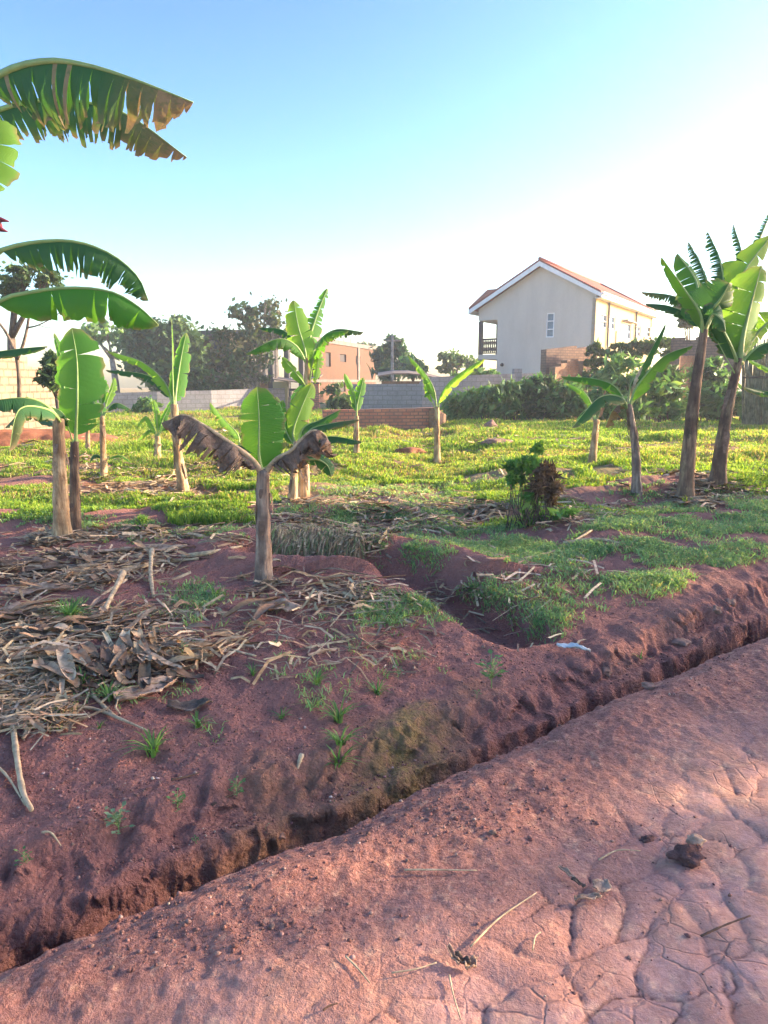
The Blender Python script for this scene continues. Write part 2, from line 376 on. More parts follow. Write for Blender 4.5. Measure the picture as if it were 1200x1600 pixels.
M = dict(
    soil=m_soil(), road=m_road(), blade=m_blade(), litter=m_matte(),
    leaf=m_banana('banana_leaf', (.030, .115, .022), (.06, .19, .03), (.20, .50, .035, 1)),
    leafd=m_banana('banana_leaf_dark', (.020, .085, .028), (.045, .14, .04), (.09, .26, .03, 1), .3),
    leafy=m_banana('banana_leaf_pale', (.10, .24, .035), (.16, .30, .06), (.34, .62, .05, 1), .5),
    rib=m_simple('leaf_midrib', (.30, .42, .14), .5, .3), dead=m_dead(),
    stem=m_stem('pseudostem_tan', (.20, .115, .06), (.48, .32, .17), (.68, .51, .30)),
    stemg=m_stem('pseudostem_grey', (.13, .09, .07), (.30, .22, .165), (.50, .39, .29)),
    stemr=m_stem('pseudostem_brown', (.08, .05, .035), (.22, .14, .09), (.36, .27, .15)),
    bark=m_stem('bark', (.06, .045, .035), (.14, .10, .075), (.24, .19, .14)),
    barkp=m_stem('bark_pale', (.18, .14, .11), (.36, .30, .24), (.5, .43, .36)),
    tree=m_blade('tree_leaf', .3), stalk=m_simple('dry_stalk', (.68, .49, .29), .8, .55, 18, .5),
    twig=m_simple('dark_twig', (.16, .09, .06), .9, .4, 20, .4), stone=m_simple('laterite_stone', (.33, .19, .14), .9, .5, 14, .7, .02),
    plaster=m_plaster('grey_render', (.50, .45, .40), (.36, .32, .285)), cream=m_plaster('cream_paint', (.40, .32, .17), (.30, .24, .14)),
    white=m_simple('white_paint', (.74, .74, .76), .6, .12), roof=m_roof(), roofporch=m_simple('porch_tiles', (.46, .15, .09), .8, .4, 5), rooftrim=m_simple('maroon_trim', (.20, .045, .04), .6),  # porch roof tiles are a paler red than the main roof
    dark=m_simple('dark_timber', (.035, .03, .035), .7), glass=m_simple('window_glass', (.10, .16, .24), .12, .2),
    block=m_brick('grey_blocks', (.25, .245, .26), (.31, .29, .30), (.20, .19, .19), .42, .20, .018, (.14, .12, .12), .5),
    blockl=m_brick('tan_blocks', (.26, .185, .125), (.19, .135, .095), (.09, .062, .045), .40, .19, .03, (.30, .22, .15), .4),
    brick=m_brick('red_bricks', (.46, .15, .085), (.52, .22, .13), (.20, .12, .09), .25, .10, .018, (.16, .10, .085), .6),
    bricko=m_brick('orange_bricks', (.20, .085, .042), (.14, .06, .032), (.10, .07, .05), .25, .085, .012, (.32, .22, .15), .5),
    brickb=m_brick('raw_brown_bricks', (.145, .062, .030), (.105, .045, .022), (.085, .06, .045), .25, .085, .012, (.06, .042, .03), .8), concb=m_simple('stained_concrete', (.17, .15, .14), .9, .4, 2, .3),
    brickd=m_brick('weathered_bricks', (.20, .12, .09), (.26, .16, .12), (.13, .09, .075), .25, .10, .018, (.09, .07, .06), .7),
    conc=m_simple('concrete', (.36, .33, .31), .9, .35, 3, .3), sheet=m_simple('rusty_sheet', (.24, .17, .12), .6, .4, 5),
    redsoil=m_simple('orange_soil', (.36, .14, .07), .95, .45, 3, .8, .05), reed=m_stem('reed_fence', (.10, .10, .06), (.22, .22, .14), (.33, .31, .22)),
    shadepipe=m_simple('bay_shade_and_pipe', (.10, .095, .10), .9, .3, 2), plastic=m_simple('white_plastic', (.62, .66, .64), .35, .15, 30, .3),  # dark tone paints shade into the brick building's open bay; also colours pipes
    flower=m_simple('banana_bract', (.16, .03, .04), .5, .3),
)

# ------------------------------------------------------------------ ground, ditch, road: one height field cut into three sheets
def axis(lo, hi, step, far_lo, far_hi, g):
    a = list(np.arange(lo, hi, step)); s = step; x = a[-1]
    while x < far_hi: s = min(s * g, 12); x += s; a.append(x)
    s = step; x = a[0]; b = []
    while x > far_lo: s = min(s * g, 12); x -= s; b.append(x)
    return np.array(b[::-1] + a)
def build_ground():
    xs = axis(-1.6, 3.0, .0095, -150, 150, 1.035); ys = axis(1.35, 4.7, .0095, -30, 190, 1.024)
    X, Y = np.meshgrid(xs, ys); Z = H(X, Y); s = sdist(X, Y); nx, ny = len(xs), len(ys)
    al = X * .8 + Y * .6; c1, c2, c3 = voronoi((al + .10 * fbm(X * 5, Z * 6, 3)) / .17, (Z * 1.3 + .08 * fbm(al * 5 + 7, Z * 5, 3)) / .13); wcr = np.exp(-(c2 / .09) ** 2) * sm(.1, .18, s) * sm(.62, .45, s) * (Y < 9)
    wl = sm(.08, .2, s) * sm(.66, .45, s) * (Y < 12)
    Y2 = Y + wl * (.035 * fbm(X * 6, Z * 9, 3) + .05 * (np.abs(fbm(X * 9 + 4, Z * 16, 3)) - .15) - .045 * np.minimum(c2, .5) ** .5 - .03 * (c3 - .5)); X2 = X + wl * .04 * fbm(X * 7 + 30, Z * 10 + Y * 3, 3)
    V = np.stack([X2, Y2, Z], -1).reshape(-1, 3)
    idx = np.arange(nx * ny).reshape(ny, nx)
    F = np.stack([idx[:-1, :-1], idx[:-1, 1:], idx[1:, 1:], idx[1:, :-1]], -1).reshape(-1, 4)
    sc = ((s[:-1, :-1] + s[1:, 1:]) / 2).ravel(); yc = ((Y[:-1, :-1] + Y[1:, 1:]) / 2).ravel()
    xr = X.ravel(); yr = Y.ravel(); sr = s.ravel()
    f1, e, cid = cracks(xr, yr); vis = CV(xr, yr, sr)
    crk = CI(xr, yr) * np.exp(-(e / .034) ** 2) * .85 * vis * sm(-.35, -.9, sr)
    loose = np.clip(sm(-1.15, -.25, sr + .5 * fbm(xr * 1.5, yr * 1.5, 4)), 0, 1)
    mossp = sm(.10, .3, sr) * sm(.75, .5, sr + .25 * fbm(xr * 4, yr * 4, 3)) * (1.0 * np.exp(-((xr - .10) / .24) ** 2) + .3 * np.exp(-((xr + .42) / .2) ** 2) + .10 * sm(.0, .25, fbm(xr * 2, yr * 2, 3)))
    far = sm(8.0, 10.5, yr + .8 * fbm(xr * .5, yr * .5, 3)); green = np.clip(far * (.55 + .9 * fbm(xr * .6, yr * .9, 4)) + sm(14, 22, yr) * .25, 0, 1)
    crk = np.maximum(crk, wcr.ravel() * .9)
    A = dict(crack=crk, edge=loose, cell=cid, moss=mossp, green=green)
    def part(name, mask, mat):
        f = F[mask]; u, inv = np.unique(f, return_inverse=True); inv = inv.reshape(f.shape)
        me = np_mesh(name, V[u], [inv], {k: a[u] for k, a in A.items()}); return link(name, me, mat)
    roadm = (sc < 0) & (sc > -7)
    dit = (sc >= 0) & (sc < .75) & (yc < 30)
    tag(part('road', roadm, M['road']), kind='structure', label='cracked red murram road surface running along the ditch')
    tag(part('ditch', dit, M['soil']), kind='structure', label='narrow eroded drainage ditch beside the road')
    tag(part('ground', ~(roadm | dit), M['soil']), kind='structure', label='red soil ground of the plot with grassy field behind')
build_ground()

# ------------------------------------------------------------------ blades, litter
def rand_dirs(n, rs): a = rs.rand(n) * 2 * math.pi; return np.stack([np.cos(a), np.sin(a)], -1)
def blade_mesh(name, pos, h, w, lean, cols, rs):
    n = len(pos); d = rand_dirs(n, rs); q = rand_dirs(n, rs); z = np.zeros((n, 1))
    D = np.concatenate([d, z], 1); Q = np.concatenate([q, z], 1); up = np.array([[0, 0, 1.]])
    h = h[:, None]; w = w[:, None]; lean = lean[:, None]
    b0 = pos - Q * w * .5 - up * .01; b1 = pos + Q * w * .5 - up * .01
    mid = pos + up * h * .6 + D * h * lean * .35; m0 = mid - Q * w * .42; m1 = mid + Q * w * .42
    tip = pos + up * h * (1 - .35 * lean) + D * h * lean
    V = np.stack([b0, b1, m1, m0, tip], 1).reshape(-1, 3); i = np.arange(n)[:, None] * 5
    return np_mesh(name, V, [i + np.array([[0, 1, 2, 3]]), i + np.array([[3, 2, 4]])], colors=np.repeat(cols, 5, 0))
def pal(n, cols, rs, var=.25, wts=None):
    c = np.array(cols)[rs.choice(len(cols), n, p=wts)]; return np.clip(c * (1 + var * (rs.rand(n, 1) - .5) * 2) * (1 + .12 * (rs.rand(n, 3) - .5)), 0, 1)
def field_grass():
    rs = np.random.RandomState(11); Y0, Y1 = 7.6, 36
    n = 760000; y = Y0 * (Y1 / Y0) ** rs.rand(n); x = (rs.rand(n) * 2 - 1) * (.60 * y + 2.0)
    d = fbm(x * .55, y * .8, 4) + .35 * fbm(x * 3, y * 3, 3)
    keep = d > (-.13 - .30 * sm(9.5, 13, y) + .20 * (1 - sm(8.2, 10.8, y + .4 * x)) * sm(-3, .5, x))
    keep &= ~((np.abs(x) < 60) & (y > 27.5) & (x > 4)) & (trench(x, y) > .25)
    x = x[keep]; y = y[keep]; n = len(x); z = H(x, y)
    clump = fbm(x * 1.4 + 7, y * 2.0, 3); hi = .04 + .15 * np.clip(.25 + clump, 0, 1.2) ** 1.6 + .04 * sm(14, 24, y)
    h = hi * (.5 + .9 * rs.rand(n)); w = (.004 + .0009 * y) * (.6 + .8 * rs.rand(n))
    dryp = np.clip(.28 + 1.1 * fbm(x * .35 + 20, y * .9 + 3, 4), 0, .85); isd = rs.rand(n) < dryp * .75
    g = pal(n, [(.20, .32, .05), (.28, .39, .06), (.37, .43, .08), (.13, .25, .05)], rs); dr = pal(n, [(.46, .33, .17), (.40, .27, .14), (.42, .38, .16)], rs)
    c = np.where(isd[:, None], dr, g)
    o = link('grass', blade_mesh('grass', np.stack([x, y, z], -1), h, w, .2 + .9 * rs.rand(n), c, rs), M['blade']); tag(o, 'sunlit green grass and low weeds over the field', kind='stuff')
field_grass()
def scatter_img(n, blobs, rs):
    """positions on the ground below blobs (px,py,rx,ry,weight) of the photograph"""
    wts = np.array([b[4] * b[2] * b[3] for b in blobs]); wts = wts / wts.sum(); k = rs.choice(len(blobs), n, p=wts); B = np.array([b[:4] for b in blobs])[k]
    a = rs.rand(n) * 2 * math.pi; r = np.sqrt(rs.rand(n)) * (1 + .25 * rs.randn(n)); px = B[:, 0] + B[:, 2] * r * np.cos(a); py = B[:, 1] + B[:, 3] * r * np.sin(a)
    py = np.maximum(py, 640)
    rx = (px - 600) / FPX; b = (800 - py) / FPX; ry = CP + b * SP; rz = -SP + b * CP; z = np.zeros(n)
    for i in range(6):
        t = (EYE - z) / -rz; z = .5 * z + .5 * H(rx * t, ry * t)
    x, y = rx * t, ry * t; return np.stack([x, y, H(x, y)], -1)
def patch_grass():
    rs = np.random.RandomState(5)
    B = [(1000, 870, 220, 50, 1.0), (740, 860, 120, 40, 1.0), (900, 825, 320, 35, 1.5), (650, 800, 220, 25, 1.0), (640, 960, 80, 22, .9), (1150, 810, 80, 40, .8), (250, 820, 180, 22, 1.1), (540, 800, 150, 25, .7), (620, 850, 180, 22, .5),
         (450, 960, 120, 14, .25), (110, 960, 30, 18, .9), (300, 940, 60, 30, .30), (830, 960, 80, 40, .3), (100, 800, 110, 22, .5), (700, 930, 120, 30, .5), (1090, 900, 130, 35, .6), (200, 1060, 200, 100, .035), (500, 1040, 200, 60, .02), (700, 760, 300, 20, .8), (1100, 790, 120, 25, .9)]
    p = scatter_img(14000, B, rs); s = sdist(p[:, 0], p[:, 1]); m = fbm(p[:, 0] * 3, p[:, 1] * 3, 3)
    p = p[(s > .75) & (rs.rand(len(p)) < sm(-.35, .30, m) * 1.1) & (trench(p[:, 0], p[:, 1]) > .2)]
    k = 11; q = np.repeat(p, k, 0); q[:, :2] += rs.randn(len(q), 2) * .028; q[:, 2] = H(q[:, 0], q[:, 1]); n = len(q)
    h = (.018 + .042 * np.repeat(rs.rand(len(p)), k)) * (.6 + .8 * rs.rand(n)); w = (.003 + .0009 * q[:, 1]) * (.6 + .9 * rs.rand(n))
    c = pal(n, [(.22, .36, .17), (.28, .43, .19), (.36, .48, .19), (.50, .43, .22)], rs, wts=[.35, .35, .2, .1])
    o = link('low_grass', blade_mesh('low_grass', q, h, w, (.7 + 1.3 * rs.rand(n)), c, rs), M['blade']); tag(o, 'short blue green grass patches on the shaded red soil', kind='stuff')
patch_grass()
def straw():
    rs = np.random.RandomState(9)
    B = [(500, 835, 110, 22, 1.4), (640, 800, 200, 26, 1.0), (500, 865, 90, 18, 1.2), (120, 880, 150, 50, .5), (100, 1000, 140, 90, .3), (60, 1080, 100, 60, .5), (250, 1000, 120, 50, .3), (850, 800, 120, 20, .9), (1120, 765, 90, 22, 1.),
         (560, 930, 120, 25, .3), (700, 900, 250, 60, .07), (270, 760, 160, 30, .6), (800, 690, 400, 40, .16), (60, 715, 90, 22, 1.2), (300, 730, 200, 30, .3), (230, 840, 150, 15, .8), (1080, 745, 130, 12, .6), (350, 700, 200, 30, .1), (500, 1000, 300, 60, .05), (97, 845, 40, 9, 6), (411, 910, 34, 8, 6), (1070, 786, 40, 8, 6), (1120, 760, 40, 8, 5), (288, 774, 26, 6, 5), (475, 794, 34, 6, 5), (996, 768, 24, 6, 4)]
    p = scatter_img(19000, B, rs); p = p[(sdist(p[:, 0], p[:, 1]) > .6) & (fbm(p[:, 0] * 2.5 + 9, p[:, 1] * 2.5, 3) > -.12)]; n = len(p)
    d = rand_dirs(n, rs); L = (.05 + .13 * rs.rand(n) ** 2)[:, None] * (.7 + .06 * p[:, 1:2]); w = (.0016 + .0006 * p[:, 1:2]) * (.5 + rs.rand(n, 1) * 1.6)
    D = np.concatenate([d, .16 * rs.randn(n, 1)], 1); S = np.stack([-d[:, 1], d[:, 0], .4 * rs.randn(n)], -1)
    p = p + np.array([[0, 0, .008]]) + np.abs(rs.randn(n, 1)) * np.array([[0, 0, .014]]); bend = rs.randn(n, 1) * .18 * L
    a = p - D * L; b = p + D * L; mid = p + S * bend + np.array([[0, 0, .01]])
    V = np.stack([a - S * w, a + S * w, mid + S * w, mid - S * w, b + S * w, b - S * w], 1).reshape(-1, 3); i = np.arange(n)[:, None] * 6
    c = pal(n, [(.56, .39, .22), (.36, .25, .15), (.70, .51, .32), (.24, .16, .10), (.52, .31, .16)], rs)
    me = np_mesh('straw', V, [i + np.array([[0, 1, 2, 3]]), i + np.array([[3, 2, 4, 5]])], colors=np.repeat(c, 6, 0), smooth=False)
    tag(link('straw_litter', me, M['litter']), 'dry straw and shredded stalks strewn over the soil', kind='stuff')
straw()
def clods():
    rs = np.random.RandomState(21); n = 16000
    B = [(400, 1100, 420, 130, 1.), (150, 1180, 200, 140, 1.), (850, 1010, 330, 80, 1.), (400, 1260, 350, 70, .9), (250, 1450, 330, 60, .5), (700, 1250, 260, 70, .5), (900, 1400, 330, 180, .03), (250, 1340, 250, 50, 1.0), (600, 1190, 220, 50, .9), (950, 1040, 200, 40, .9)]
    p = scatter_img(n, B, rs); r = .0015 + .008 * rs.rand(n) ** 8 + .002 * rs.rand(n)
    ico = np.array([(0, 0, 1), (.9, 0, .3), (.28, .85, .3), (-.72, .53, .3), (-.72, -.53, .3), (.28, -.85, .3), (0, 0, -.6)])
    f = np.array([(0, 1, 2), (0, 2, 3), (0, 3, 4), (0, 4, 5), (0, 5, 1), (6, 2, 1), (6, 3, 2), (6, 4, 3), (6, 5, 4), (6, 1, 5)])
    V = p[:, None, :] + ico[None] * r[:, None, None] * (.6 + .8 * rs.rand(n, 7, 1)); F = (np.arange(n)[:, None, None] * 7 + f[None]).reshape(-1, 3)
    c = pal(n, [(.32, .15, .12), (.24, .11, .09), (.42, .23, .18), (.55, .40, .32)], rs, wts=[.45, .35, .17, .03])
    tag(link('soil_crumbs', np_mesh('crumbs', V.reshape(-1, 3), [F], colors=np.repeat(c, 7, 0)), M['litter']), 'small red soil crumbs and gravel on bank and road', kind='stuff')
clods()

# ------------------------------------------------------------------ banana plants
def catmull(pts, n):
    p = [Vector(q) for q in pts]; p = [p[0] * 2 - p[1]] + p + [p[-1] * 2 - p[-2]]; out = []; m = len(p) - 3
    for i in range(n):
        u = i / (n - 1) * m; k = min(int(u), m - 1); t = u - k; a, b, c, d = p[k:k + 4]
        out.append(.5 * ((2 * b) + (c - a) * t + (2 * a - 5 * b + 4 * c - d) * t * t + (3 * b - a - 3 * c + d) * t ** 3))
    return out
def leaf(parent, pts, W, mat='leaf', fold=35, nrm='u', pet=.16, tear=.0, dry=.0, drytip=0., curl=12, wave=.03, name='leaf', label=None, crumple=0, taper=.3, side=(1, 1), rib='rib', ribw=1.):
    """pts: world points along the midrib; W: full width in metres; nrm: 'u' blade faces up, 'c' towards the viewer side, or a vector"""
    tear = max(tear, .24) if mat != 'stalk' else tear
    rnd = random.Random(hash((round(pts[0].x, 2), round(pts[-1].z, 2), round(W, 3))) & 0xffff)
    NS = 90; C = catmull(pts, NS); Nh = {'u': Vector((0, 0, 1)), 'c': Vector((.15, -1, .15))}.get(nrm, nrm); Nh = Vector(Nh).normalized()
    def frame(u):
        f = min(max(u, 0), 1) * (NS - 1); i = min(int(f), NS - 2); p = C[i].lerp(C[i + 1], f - i)
        a = C[max(i - 2, 0)]; b = C[min(i + 3, NS - 1)]; T = (b - a).normalized(); S = T.cross(Nh)
        if S.length < .05: S = T.cross(Vector((0, -1, .2)))
        S.normalize(); return p, T, S, S.cross(T).normalized()
    L = sum((C[i + 1] - C[i]).length for i in range(NS - 1)); V = []; F = []; UV = []; DR = []
    ph = rnd.random() * 6
    for sd in (-1, 1):
        if not side[(sd + 1) // 2]: continue
        s = 0.0
        while s < .995:
            if tear > 0: ds = (.014 + .05 * rnd.random()) / max(.35, tear)
            else: ds = 1.0
            if tear > 0 and rnd.random() > tear * 1.1: ds *= 2.5
            s1 = min(1.0, s + ds); nst = max(2, int((s1 - s) * 42) + 1); gap = (.22 + .6 * rnd.random()) * min(1, tear * 1.3) if tear > 0 else 0
            dro = R(rnd.uniform(-5, 16)) * min(1, tear * 1.6); shrt = 1 - (.28 * rnd.random() ** 2 if tear > 0 else 0); MR = 7
            base = len(V); sc = (s + s1) / 2; isdry = rnd.random() < dry
            for i in range(nst):
                q = s + (s1 - s) * i / (nst - 1)
                for j in range(MR):
                    r = j / (MR - 1); qq = q + (sc - q) * gap * r * r
                    u = pet + (1 - pet) * qq; p, T, S, Nn = frame(u)
                    prof = max(0, 1 - abs(2 * min(1, max(0, qq)) ** .9 - 1) ** 3.2) ** .62 * (1 - taper * qq)
                    w = W * .5 * prof * shrt * (1 + .05 * math.sin(qq * 37 + ph + sd) + .03 * math.sin(qq * 91 + ph))
                    a = R(fold) + dro * r + R(curl) * r * r
                    rr = r * w; pos = p + S * sd * rr * math.cos(a) - Nn * rr * math.sin(a) + T * rr * .22 * (1 - qq * .5)
                    pos = pos + Nn * wave * W * r * math.sin(qq * 30 + sd * 2 + ph) * (1 if tear == 0 else .4)
                    if crumple:
                        k = crumple * (.15 + r)
                        pos = pos + Nn * k * W * .5 * (math.sin(qq * 19 + r * 6 + ph) + .6 * math.sin(qq * 43 - r * 9 + ph * 2)) * .5 + S * k * W * .3 * math.sin(qq * 27 + r * 5 + ph)
                    V.append(pos); UV.append((sd * r * .5 + .5, qq * L)); DR.append(min(1, (1. if isdry else 0) + drytip * (sm(.55, 1.0, qq) * 1.0 + .6 * sm(.7, 1., r)) + (.75 * sm(.86, 1., r) * (math.sin(qq * 21 + ph * 3 + sd) > -.1) + .5 * sm(.9, 1., qq))))
            for i in range(nst - 1):
                for j in range(MR - 1):
                    a0 = base + i * MR + j; F.append((a0, a0 + 1, a0 + MR + 1, a0 + MR))
            s = s1
    me = np_mesh(name, np.array([tuple(v) for v in V]), [np.array(F)], {'dry': np.array(DR)}, uv=np.array(UV))
    o = link(name, me, M[mat], parent, True)
    if label: o['label'] = label
    mb = MB(); k = [C[int(i * (NS - 1) / 23)] for i in range(24)]
    mb.tube(k, [ribw * W * (.055 * (1 - i / 23) ** 1.2 + .005) for i in range(24)], 6)
    rb = mb.build('midrib', M[rib], None, True); rb.parent = o
    return o
def stem(parent, pts, r0, r1, mat='stem', flare=.35, seed=0):
    rnd = random.Random(seed); C = catmull(pts, 26); seg = 20; V = []; F = []
    ph = [rnd.random() * 6 for _ in range(4)]
    for i, p in enumerate(C):
        t = i / 25; r = r0 + (r1 - r0) * t + r0 * (flare * math.exp(-t * 14) + .25 * math.exp(-t * 4) - .05 * ((t * 7 + ph[1]) % 1.0))
        for k in range(seg):
            th = 2 * math.pi * k / seg + .25 * t
            rr = r * (1 + .06 * math.sin(3 * th + ph[0] + 3 * t) + .05 * math.sin(5 * th + ph[1] - 4 * t) + .035 * math.sin(9 * th + ph[2]) + .04 * math.sin(t * 23 + 2 * th + ph[3]))
            V.append((p.x + rr * math.cos(th), p.y + rr * math.sin(th), p.z))
    for i in range(25):
        for k in range(seg):
            k2 = (k + 1) % seg; F.append((i * seg + k, i * seg + k2, (i + 1) * seg + k2, (i + 1) * seg + k))
    V.append(tuple(C[-1] + Vector((0, 0, r1 * .3)))); T = [(25 * seg + k, 25 * seg + (k + 1) % seg, len(V) - 1) for k in range(seg)]
    link('pseudostem', np_mesh('pseudostem', np.array(V), [np.array(F), np.array(T)]), M[mat], parent, True)
    # loose dry sheaths along the stem
    for _ in range(6):
        mb = MB(); t = rnd.uniform(.05, .9); p = C[int(t * 25)]; q = C[max(0, int(t * 25) - rnd.randint(2, 5))]; th = rnd.random() * 6.28; r = (r0 + (r1 - r0) * t) * 1.04
        d = Vector((math.cos(th), math.sin(th), 0)); sd = Vector((-d.y, d.x, 0)) * r * rnd.uniform(.2, .55)
        a = p + d * r; b = q + d * (r * rnd.uniform(1.05, 1.5)); mid = a.lerp(b, .5) + d * r * .12
        mb.quad(a - sd, a + sd, mid + sd * 1.1, mid - sd * 1.1); n = len(mb.v); mb.v += [tuple(b + sd * .4), tuple(b - sd * .5)]; mb.f[-1] = (0, 1, 2, 3); mb.f = [(0, 1, 2, 3), (3, 2, 4, 5)]; mb.v = mb.v[:4] + [tuple(b + sd * .4), tuple(b - sd * .5)]
        me = mb.build('dry_sheath', M['dead'], None, True); me.parent = parent; me.matrix_parent_inverse = parent_inv(parent)
def banana(label, base, top, wpx, leaves, mat='stem', group=None, lean=0, wtop=.72, depth=None):
    """base/top in photo pixels; leaves: dicts with pts [(px,py,dY)], w = width in px"""
    b = G(*base) if depth is None else P(base[0], base[1], depth); Y = b.y; k = Y / FPX / CP
    if depth is not None: b.z = Hs(b.x, b.y)
    root = empty('banana_plant', b, 0, label, 'banana plant', group)
    t = P(top[0], top[1], Y); mid = b.lerp(t, .5) + Vector((lean * k, 0, 0)); r = wpx * k * .5
    stem(root, [b - Vector((0, 0, .05)), mid, t], r, r * wtop, mat, seed=int(base[0]))
    for lf in leaves:
        lf = dict(lf); pts = lf.pop('pts'); w = lf.pop('w') * k
        leaf(root, [P(p[0], p[1], Y + (p[2] if len(p) > 2 else 0)) for p in pts], w, **lf)
    return root
GB = 'banana plants scattered over the plot'
# big plant outside the left edge: only its leaves reach in
rootA = empty('banana_plant', (-3.6, 4.9, Hs(-3.6, 4.9)), 0, 'tall banana plant at the left edge with long torn leaves against the sky', 'banana plant', GB)
stem(rootA, [Vector((-3.6, 4.9, -.1)), Vector((-3.5, 4.9, 1.5)), Vector((-3.35, 4.9, 2.9))], .13, .10, seed=1)
crA = Vector((-3.35, 4.9, 2.9)); kA = 4.9 / FPX
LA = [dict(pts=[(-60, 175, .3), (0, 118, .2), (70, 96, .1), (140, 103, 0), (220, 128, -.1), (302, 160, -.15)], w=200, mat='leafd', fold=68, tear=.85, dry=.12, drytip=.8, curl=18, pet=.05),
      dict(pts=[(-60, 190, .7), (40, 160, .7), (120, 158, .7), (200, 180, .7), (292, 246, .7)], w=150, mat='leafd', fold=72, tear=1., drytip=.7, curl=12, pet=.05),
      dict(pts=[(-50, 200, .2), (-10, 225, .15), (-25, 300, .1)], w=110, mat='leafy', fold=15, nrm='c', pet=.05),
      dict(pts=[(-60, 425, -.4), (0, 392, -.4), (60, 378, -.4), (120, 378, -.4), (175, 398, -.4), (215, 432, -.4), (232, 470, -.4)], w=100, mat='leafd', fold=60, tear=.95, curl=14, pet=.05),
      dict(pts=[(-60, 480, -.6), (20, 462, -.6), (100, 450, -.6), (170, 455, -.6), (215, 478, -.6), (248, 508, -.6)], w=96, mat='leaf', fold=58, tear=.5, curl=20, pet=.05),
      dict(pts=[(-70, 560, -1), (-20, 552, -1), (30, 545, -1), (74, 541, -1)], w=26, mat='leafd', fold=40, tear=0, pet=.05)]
for l in LA:
    l = dict(l); pp = l.pop('pts'); w = l.pop('w') * kA; pts = [P(p[0], p[1], 4.9 + p[2]) for p in pp]
    leaf(rootA, [crA + Vector((.0, 0, 0)), crA.lerp(pts[0], .6) + Vector((0, 0, .15))] + pts, w, **{**l, 'pet': .38})
mb = MB(); q = P(-20, 300, 4.7); mb.tube([q, P(-12, 330, 4.7), P(-8, 352, 4.7), P(-10, 362, 4.7)], [.015, .03, .045, .01], 8)
for e in ((14, 346), (12, 362)): mb.tube([P(-10, 345, 4.7), P(2, e[1] - 3, 4.7), P(e[0], e[1], 4.7)], [.02, .016, .004], 6)
mb.build('flower_bud', M['flower'], rootA, True).matrix_parent_inverse = parent_inv(rootA)

banana('left lit banana plant, thick tan trunk beside a dark trunk', (97, 842), (92, 655), 24, [
    dict(pts=[(95, 660), (70, 632, -.1), (35, 622, -.2), (-30, 628, -.3)], w=70, mat='leafd', fold=38, nrm='u', tear=.1, pet=.1),
    dict(pts=[(93, 668), (70, 650, .3), (40, 640, .5), (8, 668, .6)], w=44, mat='leafd', fold=50, tear=.3, pet=.1, drytip=.2),
    dict(pts=[(95, 655, .3), (100, 620, .6), (98, 570, .7), (84, 520, .8)], w=30, mat='leaf', fold=30, nrm='c', pet=.2),
    dict(pts=[(95, 660), (75, 640, -.5), (30, 640, -.8), (14, 705, -.9)], w=46, mat='leafd', fold=60, tear=.2, pet=.2, drytip=.5)], group=GB)
banana('darker banana trunk beside the thick tan one, with a broad upright leaf', (117, 836), (117, 690), 17, [
    dict(pts=[(118, 700), (119, 670), (121, 620), (120, 560, .1), (112, 512, .25)], w=84, mat='leaf', fold=12, nrm=(.1, -1, .1), pet=.18, taper=.12, curl=4, ribw=.7),
    dict(pts=[(117, 700), (108, 672, -.1), (98, 645, -.2), (70, 632, -.3)], w=26, mat='leafd', fold=40, pet=.4),
    dict(pts=[(118, 695), (124, 655, .2), (150, 630, .3), (168, 640, .4)], w=40, mat='leaf', fold=40, pet=.3, tear=.2),
    dict(pts=[(116, 700), (112, 712), (120, 735)], w=24, mat='dead', fold=40, crumple=.2, pet=.1, name='dead_leaf')], mat='stemr', group=GB)
banana('slender banana plant with a furled upright leaf right of the left pair', (288, 772), (272, 632), 15, [
    dict(pts=[(272, 640), (270, 600), (269, 550), (268, 498)], w=24, mat='leafy', fold=78, nrm='c', pet=.12, taper=.1),
    dict(pts=[(273, 640), (275, 612, .2), (282, 565, .3), (291, 520, .4)], w=44, mat='leaf', fold=30, nrm='c', pet=.18, tear=.1),
    dict(pts=[(271, 632), (256, 596), (222, 566), (168, 548)], w=30, mat='leafy', fold=45, pet=.1),
    dict(pts=[(271, 634), (252, 600, .2), (222, 584, .3), (165, 578, .4)], w=26, mat='leafd', fold=45, pet=.12, tear=.3)], lean=-3, group=GB)
banana('near centre banana plant with grey trunk, broad leaf and dead brown leaves', (411, 908), (412, 735), 25, [
    dict(pts=[(411, 742), (405, 712), (405, 660), (402, 604, .1)], w=86, mat='leaf', fold=16, nrm=(-.1, -1, .1), pet=.12, taper=.10, curl=4, ribw=.7),
    dict(pts=[(414, 742, .05), (424, 705, .15), (430, 665, .2), (432, 620, .25)], w=52, mat='leaf', fold=25, nrm=(.3, -1, 0), pet=.2, taper=.1),
    dict(pts=[(410, 742), (392, 716, -.05), (360, 692, -.1), (315, 662, -.12), (285, 648, -.12), (254, 662, -.1)], w=96, mat='dead', fold=56, pet=.10, crumple=.34, tear=.75, name='dead_leaf', taper=.1, label='brown withered banana leaf', rib='stalk'),
    dict(pts=[(414, 742), (432, 718, -.05), (455, 704, -.1), (485, 674, -.12), (508, 680, -.1), (520, 712, -.05)], w=90, mat='dead', fold=56, pet=.14, crumple=.34, tear=.7, dry=.05, name='dead_leaf', taper=.1, label='brown withered banana leaf', rib='stalk'),
    dict(pts=[(470, 720, .1), (495, 718, .1), (512, 728, .1), (518, 745, .1)], w=44, mat='leafd', fold=35, pet=.05, nrm='c', tear=.2),
    dict(pts=[(413, 740), (396, 704, .2), (370, 696, .3), (340, 706, .35)], w=30, mat='leafd', fold=50, pet=.15)], mat='stemg', group=GB, wtop=.8)
